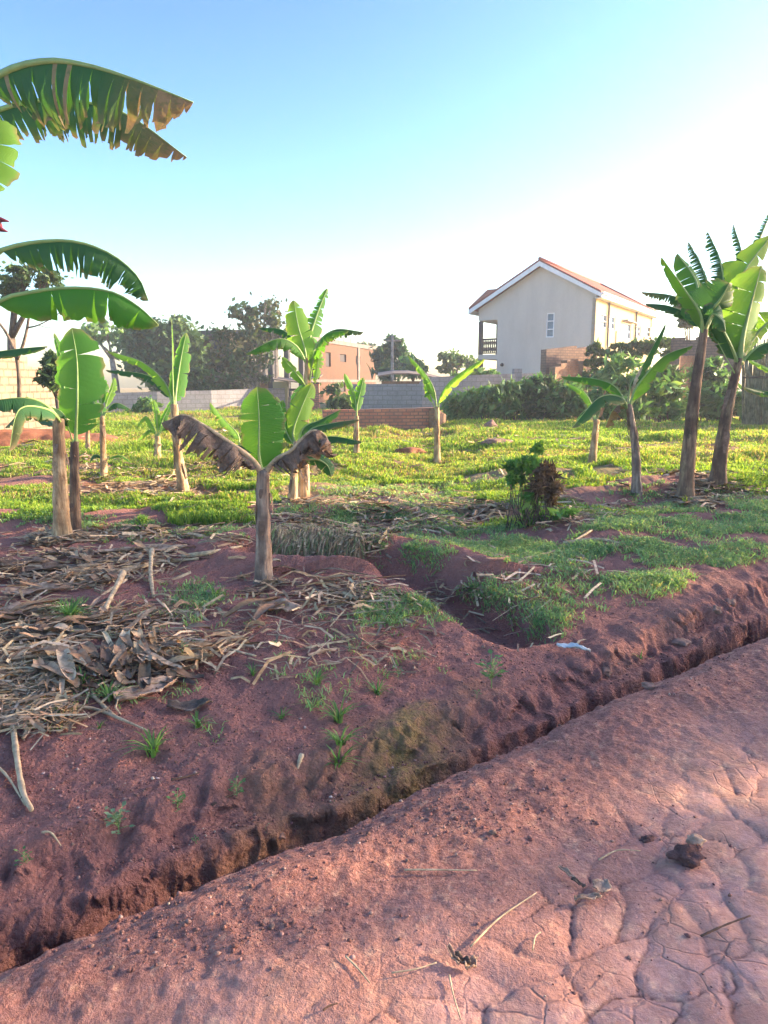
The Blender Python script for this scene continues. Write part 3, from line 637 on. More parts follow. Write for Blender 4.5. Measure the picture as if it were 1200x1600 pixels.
banana('small shoot with ragged green leaf behind the dead brown leaf', (372, 735), (373, 700), 9, [
    dict(pts=[(373, 702), (372, 680), (350, 655), (328, 628)], w=26, mat='leafy', fold=40, pet=.2, tear=.4),
    dict(pts=[(373, 702), (380, 690), (395, 690), (405, 700)], w=20, mat='leaf', fold=40, pet=.2)], group=GB)
banana('tallest banana plant in mid field in front of the brick building', (475, 792), (482, 560), 14, [
    dict(pts=[(480, 575), (476, 545), (466, 510), (459, 469, .1)], w=44, mat='leafy', fold=18, nrm='c', pet=.12, taper=.1, curl=4),
    dict(pts=[(482, 570), (484, 530, .2), (496, 490, .3), (512, 450, .4)], w=46, mat='leaf', fold=35, nrm='c', pet=.12, tear=.8),
    dict(pts=[(483, 570), (497, 535, .1), (525, 515, .1), (568, 519, .1)], w=36, mat='leafd', fold=55, pet=.12, tear=.7, drytip=.2),
    dict(pts=[(483, 570), (495, 545, -.2), (510, 522, -.3), (545, 516, -.4)], w=30, mat='leaf', fold=55, pet=.14, tear=.6),
    dict(pts=[(481, 572), (462, 540, -.1), (432, 530, -.2), (384, 553, -.3)], w=38, mat='leaf', fold=52, pet=.12, tear=.55),
    dict(pts=[(481, 568), (462, 535, .4), (440, 515, .6), (402, 512, .7)], w=26, mat='leafd', fold=50, pet=.12, tear=.6),
    dict(pts=[(482, 610), (468, 590, -.1), (452, 572, -.1), (441, 558, -.1)], w=28, mat='leafy', fold=30, pet=.15, tear=.1, nrm='c'),
    dict(pts=[(483, 600), (490, 560, -.1), (497, 560, -.1), (492, 600, -.1)], w=30, mat='leafy', fold=25, pet=.15, tear=.6, nrm='c'),
    dict(pts=[(482, 605), (470, 612, .1), (462, 625, .1), (458, 640, .1)], w=30, mat='leafd', fold=30, pet=.1, nrm='c')], lean=-2, group=GB)
banana('banana plant with broad leaf and dark hanging leaves beside the tallest one', (457, 792), (463, 690), 13, [
    dict(pts=[(463, 700), (458, 675), (470, 640), (488, 598, .1)], w=48, mat='leafy', fold=22, nrm='c', pet=.12, tear=.15, taper=.1),
    dict(pts=[(463, 698), (475, 668), (500, 656), (532, 640)], w=36, mat='leafd', fold=55, pet=.12, tear=.3),
    dict(pts=[(464, 700), (485, 672, -.2), (515, 662, -.3), (562, 655, -.4)], w=30, mat='leafd', fold=50, pet=.12, tear=.2, drytip=.4),
    dict(pts=[(464, 702), (490, 688, -.2), (520, 682, -.3), (566, 690, -.4)], w=32, mat='leafd', fold=50, pet=.12),
    dict(pts=[(463, 700), (450, 680), (440, 650), (442, 625)], w=30, mat='leaf', fold=30, pet=.12, nrm='c', tear=.2)], group=GB)
banana('small banana plant in front of the grey wall and low brick wall', (557, 712), (557, 650), 9, [
    dict(pts=[(557, 655), (556, 630), (550, 610), (538, 583)], w=22, mat='leafy', fold=35, pet=.2, nrm='c', tear=.35),
    dict(pts=[(557, 655), (558, 635), (563, 612), (568, 590)], w=30, mat='leaf', fold=25, pet=.2, nrm='c', tear=.05)], group=GB)
banana('slim banana plant with two leaves spread in a wide V', (683, 724), (683, 636), 10, [
    dict(pts=[(683, 645), (678, 608), (662, 580), (637, 554)], w=22, mat='leafy', fold=55, pet=.16, tear=.3),
    dict(pts=[(683, 645), (678, 615), (668, 612), (662, 620)], w=18, mat='leaf', fold=40, pet=.3),
    dict(pts=[(683, 645), (690, 615, -.1), (712, 588, -.3), (757, 560, -.5)], w=30, mat='leafy', fold=48, pet=.16, tear=.06),
    dict(pts=[(683, 648), (672, 618), (668, 600), (664, 590)], w=18, mat='leafy', fold=45, pet=.2)], group=GB)
banana('short banana plant with bent pale leaves left of the drooping one at right', (925, 729), (932, 656), 12, [
    dict(pts=[(932, 660), (926, 635), (912, 612), (884, 597)], w=22, mat='leafy', fold=60, pet=.15, tear=.1),
    dict(pts=[(932, 660), (938, 640), (940, 625), (946, 606)], w=14, mat='dead', fold=60, pet=.1, crumple=.1, name='dead_leaf'),
    dict(pts=[(932, 660), (920, 640, .2), (905, 650, .2), (898, 672, .2)], w=22, mat='leafd', fold=50, pet=.2)], group=GB)
banana('banana plant with a big leaf drooping left and orange dead leaf', (996, 767), (982, 632), 14, [
    dict(pts=[(982, 640), (968, 620, -.1), (935, 622, -.3), (894, 668, -.5)], w=42, mat='leafd', fold=42, pet=.16, nrm='u'),
    dict(pts=[(982, 638), (962, 605), (930, 592), (876, 588)], w=30, mat='leaf', fold=48, pet=.12, tear=.08),
    dict(pts=[(983, 638), (992, 610), (1010, 585), (1040, 555), (1082, 540)], w=40, mat='leaf', fold=45, pet=.10, tear=.06),
    dict(pts=[(982, 638), (986, 600, .1), (1002, 575, .1), (1040, 505, .1)], w=26, mat='leafd', fold=50, pet=.3, tear=.1),
    dict(pts=[(984, 640), (984, 615, .1), (992, 590, .1), (1003, 572, .1)], w=15, mat='stalk', fold=50, pet=.1, name='dead_leaf'),
    dict(pts=[(982, 640), (968, 632), (955, 645), (946, 668)], w=34, mat='dead', fold=50, pet=.1, crumple=.2, dry=.6, tear=.4, name='dead_leaf')], lean=4, group=GB, mat='stemg')
banana('tall leaning banana plant at right with pale folded leaf', (1070, 784), (1100, 515), 21, [
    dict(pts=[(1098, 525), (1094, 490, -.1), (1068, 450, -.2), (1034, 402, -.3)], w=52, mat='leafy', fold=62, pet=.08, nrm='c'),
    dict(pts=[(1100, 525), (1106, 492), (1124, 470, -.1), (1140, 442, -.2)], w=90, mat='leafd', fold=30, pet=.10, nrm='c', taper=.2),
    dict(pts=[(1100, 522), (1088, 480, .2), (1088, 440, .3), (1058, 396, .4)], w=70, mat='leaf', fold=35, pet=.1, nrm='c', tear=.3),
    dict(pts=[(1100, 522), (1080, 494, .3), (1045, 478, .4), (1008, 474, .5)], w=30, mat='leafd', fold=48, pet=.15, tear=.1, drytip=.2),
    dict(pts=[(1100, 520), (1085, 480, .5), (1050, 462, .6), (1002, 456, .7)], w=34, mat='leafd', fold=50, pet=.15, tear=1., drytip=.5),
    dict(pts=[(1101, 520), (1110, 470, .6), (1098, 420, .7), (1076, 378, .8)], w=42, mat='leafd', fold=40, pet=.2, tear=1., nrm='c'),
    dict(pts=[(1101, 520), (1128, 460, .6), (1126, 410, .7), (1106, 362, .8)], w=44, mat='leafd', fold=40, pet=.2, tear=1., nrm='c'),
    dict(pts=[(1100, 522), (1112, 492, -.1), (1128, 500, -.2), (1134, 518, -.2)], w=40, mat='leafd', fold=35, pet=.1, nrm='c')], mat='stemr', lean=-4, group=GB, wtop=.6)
banana('leaning banana plant nearest the right edge with big glowing leaves', (1120, 757), (1155, 560), 20, [
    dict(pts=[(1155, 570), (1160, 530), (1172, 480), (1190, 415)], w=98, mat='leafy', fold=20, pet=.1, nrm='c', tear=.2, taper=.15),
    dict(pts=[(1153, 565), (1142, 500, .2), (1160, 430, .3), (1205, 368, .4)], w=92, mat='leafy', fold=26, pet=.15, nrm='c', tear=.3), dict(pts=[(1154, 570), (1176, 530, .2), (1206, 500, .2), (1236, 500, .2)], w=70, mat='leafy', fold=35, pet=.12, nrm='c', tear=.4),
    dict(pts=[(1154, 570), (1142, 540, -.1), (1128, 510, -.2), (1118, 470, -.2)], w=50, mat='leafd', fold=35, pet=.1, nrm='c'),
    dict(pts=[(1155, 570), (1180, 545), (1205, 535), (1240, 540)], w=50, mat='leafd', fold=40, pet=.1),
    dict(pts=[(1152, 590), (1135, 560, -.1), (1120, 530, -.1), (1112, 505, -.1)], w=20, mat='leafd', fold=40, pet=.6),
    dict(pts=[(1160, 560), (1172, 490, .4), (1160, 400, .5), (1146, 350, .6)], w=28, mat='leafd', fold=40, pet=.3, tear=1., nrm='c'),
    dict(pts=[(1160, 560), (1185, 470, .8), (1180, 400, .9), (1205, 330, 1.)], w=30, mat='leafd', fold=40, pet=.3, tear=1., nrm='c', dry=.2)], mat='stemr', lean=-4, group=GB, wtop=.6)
root = banana('banana plant just past the right edge, only two thin leaves showing', (1262, 745), (1255, 600), 18, [
    dict(pts=[(1255, 610), (1230, 590), (1200, 575), (1168, 560)], w=18, mat='leafy', fold=55, pet=.3),
    dict(pts=[(1255, 620), (1230, 610), (1200, 612), (1160, 604)], w=24, mat='leafd', fold=50, pet=.3, drytip=.3),
    dict(pts=[(1255, 610), (1262, 560), (1270, 520), (1300, 490)], w=40, mat='leaf', fold=40, pet=.2)], group=GB)
banana('low bushy banana shoot right of the far thin trunks', (246, 722), (246, 682), 11, [
    dict(pts=[(246, 686), (240, 668), (228, 650), (212, 668)], w=18, mat='leafy', fold=40, pet=.15, tear=.2),
    dict(pts=[(246, 686), (245, 655), (243, 640), (240, 625)], w=18, mat='leafy', fold=30, pet=.15, nrm='c'),
    dict(pts=[(246, 686), (252, 662), (262, 640), (270, 624)], w=20, mat='leaf', fold=35, pet=.15, nrm='c', tear=.2),
    dict(pts=[(246, 686), (236, 672), (224, 678), (214, 690)], w=15, mat='leafy', fold=45, pet=.2),
    dict(pts=[(246, 684), (256, 668), (262, 660), (268, 676)], w=16, mat='leaf', fold=45, pet=.2)], group=GB)
banana('pale trunked banana plant behind the left pair with small crown', (162, 742), (160, 650), 10, [
    dict(pts=[(160, 655), (158, 620), (160, 600), (150, 574)], w=26, mat='leaf', fold=35, pet=.2, nrm='c'),
    dict(pts=[(160, 655), (168, 625), (176, 605), (178, 590)], w=20, mat='leafy', fold=35, pet=.2, nrm='c', tear=.2),
    dict(pts=[(160, 655), (172, 635), (185, 630), (205, 640)], w=26, mat='leafd', fold=45, pet=.2),
    dict(pts=[(160, 655), (150, 632), (135, 625), (120, 640)], w=26, mat='leaf', fold=45, pet=.2)], group=GB)
banana('thin distant banana stem between the left pair and the pale one', (137, 708), (137, 655), 7, [
    dict(pts=[(137, 658), (134, 645), (128, 640), (118, 650)], w=14, mat='leafd', fold=45, pet=.2),
    dict(pts=[(137, 658), (140, 642), (146, 632), (150, 622)], w=14, mat='leaf', fold=35, pet=.2, nrm='c')], group=GB)
banana('thin distant banana stem standing before the red soil bank', (32, 690), (31, 640), 6, [
    dict(pts=[(31, 642), (24, 630), (14, 628), (4, 640)], w=14, mat='leaf', fold=45, pet=.2),
    dict(pts=[(31, 642), (36, 628), (42, 620), (54, 628)], w=14, mat='leafy', fold=45, pet=.2)], group=GB)
banana('leafy seedling with curved leaves at the foot of the pale trunk', (163, 742), (163, 722), 6, [
    dict(pts=[(163, 725), (155, 712), (145, 712), (140, 722)], w=14, mat='leafd', fold=40, pet=.2),
    dict(pts=[(163, 725), (175, 714), (190, 712), (206, 724)], w=10, mat='leaf', fold=40, pet=.2)], group='small shoots on the plot')

# ------------------------------------------------------------------ trees and bushes
def crown_mesh(name, lumps, n, size, cols, rs, flat=1., long=1.):
    """lumps: (centre, radii) ; leaves gathered in sub-clumps"""
    V = []; C = []
    vol = np.array([l[1][0] * l[1][2] for l in lumps]); cnt = np.maximum(30, (.55 * n * vol / vol.sum()).astype(int))
    for (c, r), m in zip(lumps, cnt):
        ns = max(10, int(m / 45)); a = rs.randn(ns, 3); a /= np.linalg.norm(a, axis=1, keepdims=True); a *= (.35 + .65 * rs.rand(ns, 1) ** .5); sub = np.array(c) + a * np.array(r)
        sr = (.22 + .34 * rs.rand(ns, 1) ** 2) * min(r); tint = .75 + .5 * rs.rand(ns, 1); ch = np.array(cols)[rs.randint(0, len(cols), ns)]
        k = rs.randint(0, ns, m); b = rs.randn(m, 3); b /= np.linalg.norm(b, axis=1, keepdims=True); p = sub[k] + b * sr[k] * np.abs(rs.randn(m, 1)) * np.array([1.3, 1.3, .8])
        V.append(p); C.append(ch[k] * tint[k] * (.85 + .3 * rs.rand(m, 1)))
    p = np.concatenate(V); c = np.concatenate(C); m = len(p); u = rs.randn(m, 3); u /= np.linalg.norm(u, axis=1, keepdims=True); w = np.cross(u, rs.randn(m, 3)); w /= np.linalg.norm(w, axis=1, keepdims=True)
    s = size * 1.35 * (.6 + .8 * rs.rand(m, 1)); U = u * s * long; W = w * s * .5
    Q = np.stack([p - U, p + W, p + U, p - W], 1).reshape(-1, 3); i = np.arange(m)[:, None] * 4
    return np_mesh(name, Q, [i + np.array([[0, 1, 2, 3]])], colors=np.repeat(np.clip(c, 0, 1), 4, 0), smooth=False)
DARKG = [(.045, .09, .04), (.07, .13, .05), (.10, .16, .06)]
MIDG = [(.08, .18, .06), (.12, .24, .08), (.17, .29, .09)]
DRYG = [(.10, .12, .06), (.14, .13, .07), (.07, .10, .05)]
def tree(label, blobs, Y, base_px, n, size, cols, trunk=.2, cat='tree', name='tree', group='trees behind the plot', thick=.8, bark='bark', long=1., nolimb=False, zbase=None):
    rs = np.random.RandomState(abs(hash(label)) % 9999 if False else sum(map(ord, label)) % 9999); k = Y / FPX / CP
    zb = (Hs(P(base_px, 600, Y).x, Y) if abs(Y) < 60 else 0) if zbase is None else zbase
    b = P(base_px, 600, Y); b.z = zb; root = empty(name, b, 0, label, cat, group)
    L = []
    if name == 'bush': blobs = list(blobs) + [(px, 640, rx * .95, 13) for (px, py, rx, ry) in blobs]
    for (px, py, rx, ry) in blobs:
        dy = rs.uniform(-.5, .5) * rx * k * thick; c = P(px, py, Y + dy); L.append(((c.x, c.y, c.z), (rx * k, rx * k * thick, ry * k)))
    link('crown', crown_mesh('crown', L, n, size, cols, rs, long=long), M['tree'], root, True)
    mb = MB(); topz = max(l[0][2] for l in L); cx = sum(l[0][0] for l in L) / len(L)
    if not nolimb:
        fork = Vector((b.x + (cx - b.x) * .3, Y, zb + (min(l[0][2] for l in L) - zb) * .7)); mb.tube([b - Vector((0, 0, .2)), b.lerp(fork, .5) + Vector((.05, 0, 0)), fork], [trunk * 1.2, trunk, trunk * .8], 10)
        for (c, r) in L:
            c = Vector(c); m = fork.lerp(c, .5) + Vector((rs.uniform(-.2, .2), rs.uniform(-.2, .2), rs.uniform(0, .3))); mb.tube([fork, m, c, c + (c - fork).normalized() * r[2] * .5], [trunk * .6, trunk * .35, trunk * .18, trunk * .05], 6)
            for _ in range(4):
                d = Vector(rs.randn(3)); d.normalize(); e = c + Vector((d.x * r[0], d.y * r[1], abs(d.z) * r[2])) * .8; mb.tube([m.lerp(c, rs.rand()), c.lerp(e, .5) + Vector((0, 0, .1)), e], [trunk * .2, trunk * .12, trunk * .03], 5)
    else:
        for (c, r) in L:
            for _ in range(5):
                c2 = Vector(c) + Vector((rs.uniform(-.7, .7) * r[0], rs.uniform(-.5, .5) * r[1], rs.uniform(-.2, .7) * r[2])); q = Vector((c2.x + rs.uniform(-.2, .2), c2.y, zb - .1)); mb.tube([q, q.lerp(c2, .5) + Vector((rs.uniform(-.1, .1), 0, 0)), c2], [trunk * .3, trunk * .2, trunk * .06], 5)
    o = mb.build('trunk' if not nolimb else 'stems', M[bark], None, True); o.parent = root; o.matrix_parent_inverse = parent_inv(root)
    return root
tree('large dark round tree behind the left plot wall', [(255, 530, 42, 34), (225, 545, 30, 32), (290, 550, 30, 34), (250, 575, 50, 26), (215, 515, 16, 16), (275, 510, 18, 14)], 48, 250, 15000, .17, DARKG, .3)
tree('feathery flat topped tree left of the dark round tree', [(165, 518, 34, 12), (150, 532, 22, 10), (195, 525, 18, 14), (135, 522, 12, 8)], 52, 182, 3000, .15, MIDG, .22, bark='barkp')
tree('tall loose tree with pale trunk left of the brick building', [(415, 482, 26, 16), (380, 492, 22, 14), (400, 515, 38, 22), (360, 525, 26, 22), (430, 520, 18, 28), (355, 560, 30, 30), (395, 555, 36, 28), (340, 590, 26, 22), (380, 600, 40, 18)], 44, 407, 11000, .12, DRYG + DARKG[:2], .2, bark='barkp')
tree('dark low tree clump between the round tree and pale trunked tree', [(315, 580, 26, 24), (300, 600, 30, 20), (335, 605, 30, 18), (270, 605, 26, 18)], 46, 315, 6500, .15, DARKG, .2)
tree('small round crowned tree above the brick building roofline', [(570, 545, 15, 9), (585, 550, 8, 6)], 85, 572, 900, .25, DARKG, .2)
tree('spiky dark green conifer like tree right of the brick building', [(600, 558, 13, 22), (618, 550, 11, 26), (632, 565, 12, 20), (608, 578, 26, 14)], 55, 612, 5200, .16, [(.03, .09, .06), (.05, .12, .07), (.08, .15, .07)], .2, long=1.8)
tree('pale green bushy tree between the pole and the V shaped plant', [(640, 575, 16, 14), (655, 580, 14, 10)], 50, 645, 2200, .15, MIDG, .15)
tree('wide rounded tree left of the two storey house', [(705, 560, 20, 11), (725, 565, 18, 9), (695, 575, 12, 8)], 60, 710, 3500, .14, [(.07, .14, .05), (.10, .18, .07)], .2)
tree('leafy shrub tree under the house balcony', [(745, 590, 22, 12), (720, 592, 16, 9), (765, 586, 12, 8)], 38, 745, 3000, .10, MIDG, .1)
tree('dark leaved small tree with pink trunk beside the tan block wall', [(88, 585, 17, 20), (80, 565, 13, 10), (95, 572, 12, 12)], 15, 85, 4200, .055, [(.03, .07, .03), (.05, .10, .04), (.12, .2, .06)], .05, thick=1., long=1.6)
tree('wispy tree crown showing behind the long leaves at far left', [(45, 432, 38, 16), (20, 445, 24, 18), (75, 440, 18, 12), (35, 465, 28, 12)], 22, 10, 5200, .06, DARKG, .14)
tree('thin tree behind the tall banana plants at right', [(1078, 492, 14, 12), (1066, 478, 10, 8), (1074, 510, 14, 8)], 34, 1076, 1500, .10, DRYG, .07)
# bare branching tree, far left
rt = empty('bare_tree', P(30, 640, 16), 0, 'leafless twiggy tree against the sky at far left', 'tree', 'trees behind the plot')
mb = MB(); Q = lambda a, b: P(a, b, 16)
for pts, r in (([(30, 650), (30, 600), (26, 560), (10, 520), (-14, 490)], .05), ([(26, 562), (34, 545), (42, 515), (46, 480), (38, 458)], .04), ([(44, 512), (60, 508), (84, 496)], .02), ([(46, 492), (36, 476), (24, 470)], .018), ([(10, 522), (-2, 500), (0, 480)], .02), ([(84, 496), (96, 486)], .012), ([(60, 508), (74, 512), (84, 510)], .008)):
    mb.tube(catmull([Q(*p) for p in pts], 10), [r * (1 - .6 * i / 9) for i in range(10)], 6)
o = mb.build('trunk', M['bark'], None, True); o.parent = rt; o.matrix_parent_inverse = parent_inv(rt)
GS = 'bushes along the far wall'
for lab, bl, Y, bx, n, c in (
    ('low bush at the left end of the hedge below the grey wall', [(715, 635, 26, 16), (738, 630, 20, 18)], 26, 725, 4500, MIDG),
    ('rounded bush second from the left in the hedge below the house', [(770, 625, 26, 22), (792, 620, 18, 22)], 26, 778, 6000, MIDG + DARKG[2:]),
    ('dense bush below the middle of the house gable', [(825, 622, 28, 24), (850, 612, 22, 26)], 26.5, 835, 7000, MIDG[:2] + DARKG[:1]),
    ('dark bush behind the short plant with bent leaves', [(885, 618, 28, 26), (905, 630, 22, 18)], 26, 890, 6500, MIDG[:2] + DARKG[1:]),
    ('tall weedy bush with narrow upright leaves right of the brick ruin', [(975, 585, 34, 28), (950, 600, 26, 30), (1000, 610, 30, 26), (960, 625, 40, 18)], 24.5, 975, 9000, MIDG + [(.18, .27, .09)]),
    ('dark green bush left of the leaning tall trunk', [(1040, 605, 26, 32), (1050, 625, 26, 18)], 25, 1045, 6500, MIDG[:2] + DARKG[1:]),
    ('bush between the two leaning trunks', [(1105, 595, 26, 34), (1120, 620, 26, 18)], 26, 1110, 6500, MIDG[:2] + DARKG[:1]),
    ('bush beside the stone heap at the right edge', [(1150, 625, 20, 18), (1215, 620, 30, 26)], 25.5, 1160, 3500, MIDG)):
    tree(lab, bl, Y, bx, n, .075, c, .08, 'bush', 'bush', GS, .7, nolimb=True, long=1.7)
tree('dark vine cascading over the ruined brick wall', [(930, 560, 16, 24), (955, 548, 26, 10), (995, 545, 30, 11), (1030, 540, 26, 10), (925, 590, 20, 16), (1050, 545, 14, 14)], 29.5, 950, 7500, .085, DARKG, .06, 'vine', 'vine', None, .45, nolimb=True)
tree('dark shrub in front of the brick gate pillars', [(525, 618, 16, 18), (535, 632, 18, 12)], 30, 528, 2600, .09, DARKG, .06, 'shrub', 'shrub', None, .8, nolimb=True)
tree('small green shrub at the foot of the far left grey wall', [(232, 632, 14, 12), (216, 640, 12, 8)], 30, 228, 1500, .08, MIDG, .05, 'shrub', 'shrub', None, .8, nolimb=True)

# ------------------------------------------------------------------ walls
def wall(name, label, pts, th, mat, cat='wall', jag=0, zb=-.4, cap=None, group=None, seed=1):
    """pts: (px, py_top, Y) polyline"""
    rnd = random.Random(seed); W = [P(*p) for p in pts]; o0 = W[0]
    root_loc = Vector((o0.x, o0.y, 0)); mb = MB()
    for a, b in zip(W[:-1], W[1:]):
        d = Vector((b.x - a.x, b.y - a.y, 0)); L = d.length; dn = d / L; nn = Vector((-dn.y, dn.x, 0)) * th; n = max(1, int(L / .4)) if jag else 1; z = 0
        top = []
        for i in range(n):
            if jag: z = round(rnd.random() ** 2 * jag / .1) * .1 if rnd.random() < .6 else z
            for t in (i / n, (i + 1) / n):
                p = a.lerp(b, t); top.append(Vector((p.x, p.y, p.z - z)))
        bot = [Vector((b.x, b.y, zb)), Vector((a.x, a.y, zb))]
        mb.prism([q - root_loc for q in top + bot], nn)
    me = bpy.data.meshes.new(name); me.from_pydata(mb.v, [], mb.f); me.update()
    # uv along the wall
    ul = me.uv_layers.new(name='UVMap'); dn = Vector((W[-1].x - W[0].x, W[-1].y - W[0].y, 0)).normalized()
    for p in me.polygons:
        for li in p.loop_indices:
            c = me.vertices[me.loops[li].vertex_index].co; side = abs(p.normal.dot(dn)) > .7
            ul.data[li].uv = ((c.x * dn.y - c.y * dn.x) if side else (c.x * dn.x + c.y * dn.y), c.z)
    o = link(name, me, M[mat]); o.location = root_loc
    return tag(o, label, cat, group)
wall('block_wall', 'grey block boundary wall behind the low brick wall', [(545, 600, 33), (655, 600, 33), (660, 590, 33), (745, 586, 33.5), (866, 582, 34.5)], .22, 'block')
wall('block_wall', 'pale grey boundary wall far back at the left', [(110, 616, 33), (245, 612, 34), (330, 610, 35), (445, 606, 38)], .2, 'block')
wall('block_wall', 'taller tan block wall at the left edge, sunlit', [(-110, 540, 15.6), (42, 557, 19.6)], .22, 'blockl', zb=-.3)
wall('block_wall', 'lower stepped tan block wall beside the taller one', [(43, 572, 19.7), (78, 575, 21), (79, 590, 21.1), (104, 592, 22.2)], .22, 'blockl', zb=-.3)
wall('brick_wall', 'low unfinished red brick wall in the middle of the field', [(505, 641, 22), (682, 637, 22.6)], .30, 'brick', jag=.12, seed=4)
wall('brick_wall', 'short sunlit return of the low brick wall', [(683, 638, 22.4), (697, 648, 24)], .25, 'bricko', jag=.2, seed=5)
wall('brick_wall', 'ruined dark brick wall left of the vine below the house', [(854, 546, 29.0), (935, 536, 30.5)], .3, 'brickd', jag=.1, seed=6)
wall('brick_wall', 'sunlit orange bricks stacked against the ruined dark wall', [(868, 565, 27.8), (912, 560, 29.4)], .25, 'bricko', jag=.2, seed=8)
wall('brick_wall', 'brown brick wall piece behind the leaning tall trunk', [(1052, 528, 28.4), (1150, 524, 28)], .4, 'brickd', jag=.15, seed=9)
wall('brick_pillar', 'orange brick pillar behind the leaning tall trunk', [(1062, 556, 27.4), (1096, 556, 28.4)], .4, 'bricko', cat='pillar', zb=-.2)
def fence_reed():
    root = empty('reed_fence', P(1165, 640, 23.5), 0, 'tall dry reed fence at the right edge', 'fence'); rnd = random.Random(2); mb = MB()
    for i in range(300):
        px = 1162 + i * .36; Y = 23.5 - i * .006 + rnd.uniform(-.06, .06); b = P(px, 640, Y); b.z = 0; t = P(px + rnd.uniform(-4, 4), rnd.uniform(520, 545), Y + rnd.uniform(-.1, .1)); mb.tube([b, b.lerp(t, .5) + Vector((rnd.uniform(-.03, .03), 0, 0)), t], [.022, .016, .006], 5)
    o = mb.build('reeds', M['reed'], None, True); o.parent = root; o.matrix_parent_inverse = parent_inv(root); tag(o, kind='stuff')
    mb = MB(); mb.tube([P(1160, 590, 23.42), P(1270, 588, 21.6)], .03, 6); o = mb.build('rail', M['bark'], None, True); o.parent = root; o.matrix_parent_inverse = parent_inv(root)
fence_reed()
def blobmesh(loc, r, seed, sub=3, amp=.25, fr=1.6):
    import bmesh
    from mathutils import noise as mn
    bm = bmesh.new(); bmesh.ops.create_icosphere(bm, subdivisions=sub, radius=1)
    for v in bm.verts:
        n = mn.noise(v.co * fr + Vector((seed * 3.1, seed, 0))); v.co = v.co * (1 + amp * n * 2 + amp * .4 * mn.noise(v.co * 5 + Vector((seed, 0, 0)))); v.co = Vector((v.co.x * r[0], v.co.y * r[1], v.co.z * r[2]))
    me = bpy.data.meshes.new('m'); bm.to_mesh(me); bm.free(); me.polygons.foreach_set('use_smooth', np.ones(len(me.polygons), bool)); return me
def rock(name, label, px, py, wpx, mat='stone', cat='stone', group=None, hs=.55, rz=0, seed=1, ds=.8, amp=.25, lift=.3):
    g = G(px, py); k = g.y / FPX / CP; r = wpx * k * .5; o = link(name, blobmesh(g, (r, r * ds, r * hs), seed, 3, amp), M[mat]); o.location = g + Vector((0, 0, r * hs * lift)); o.rotation_euler.z = rz; return tag(o, label, cat, group)
rock('stone_heap', 'heap of dull stones and earth below the reed fence', 1172, 652, 60, 'stone', 'heap', None, .75, seed=3, amp=.35)
rock('boulder', 'brown boulder at the field edge before the hedge', 766, 668, 22, 'stone', 'boulder', None, .9, seed=5)
rock('soil_mound', 'red brown soil mound in the sunny grass', 640, 712, 40, 'redsoil', 'mound', 'soil mounds in the grass', .35, seed=6)
rock('soil_mound', 'flat reddish soil mound near the far left edge of grass', 350, 716, 60, 'redsoil', 'mound', 'soil mounds in the grass', .25, seed=7)
rock('soil_mound', 'brown soil mound beside the path of grass below the boulder', 775, 695, 50, 'stone', 'mound', 'soil mounds in the grass', .3, seed=9)
# earth bank at left
def earth_bank():
    n, m = 60, 14; V = []
    for i in range(n):
        px = -90 + 340 * i / (n - 1)
        for j in range(m):
            t = j / (m - 1); Y = 16.2 + 2.7 * t; c = P(px, 650, 17.5); h = (.42 * math.sin(min(1, t * 1.7) * math.pi / 2) * (1 - sm(.85, 1, t) * .6)) * float(sm(250, 120, px)) + .0
            z = float(h) + .10 * float(fbm(np.array([c.x * 2.]), np.array([Y * 2.]), 3)[0]) * (1 if 0 < j < m - 1 else 0)
            V.append((c.x * Y / 17.5, Y, z - (.12 if j in (0, m - 1) else 0)))
    F = [(i * m + j, (i + 1) * m + j, (i + 1) * m + j + 1, i * m + j + 1) for i in range(n - 1) for j in range(m - 1)]
    tag(link('earth_bank', np_mesh('bank', np.array(V), [np.array(F)]), M['redsoil']), 'orange red soil bank in front of the tan block wall', kind='structure')
earth_bank()

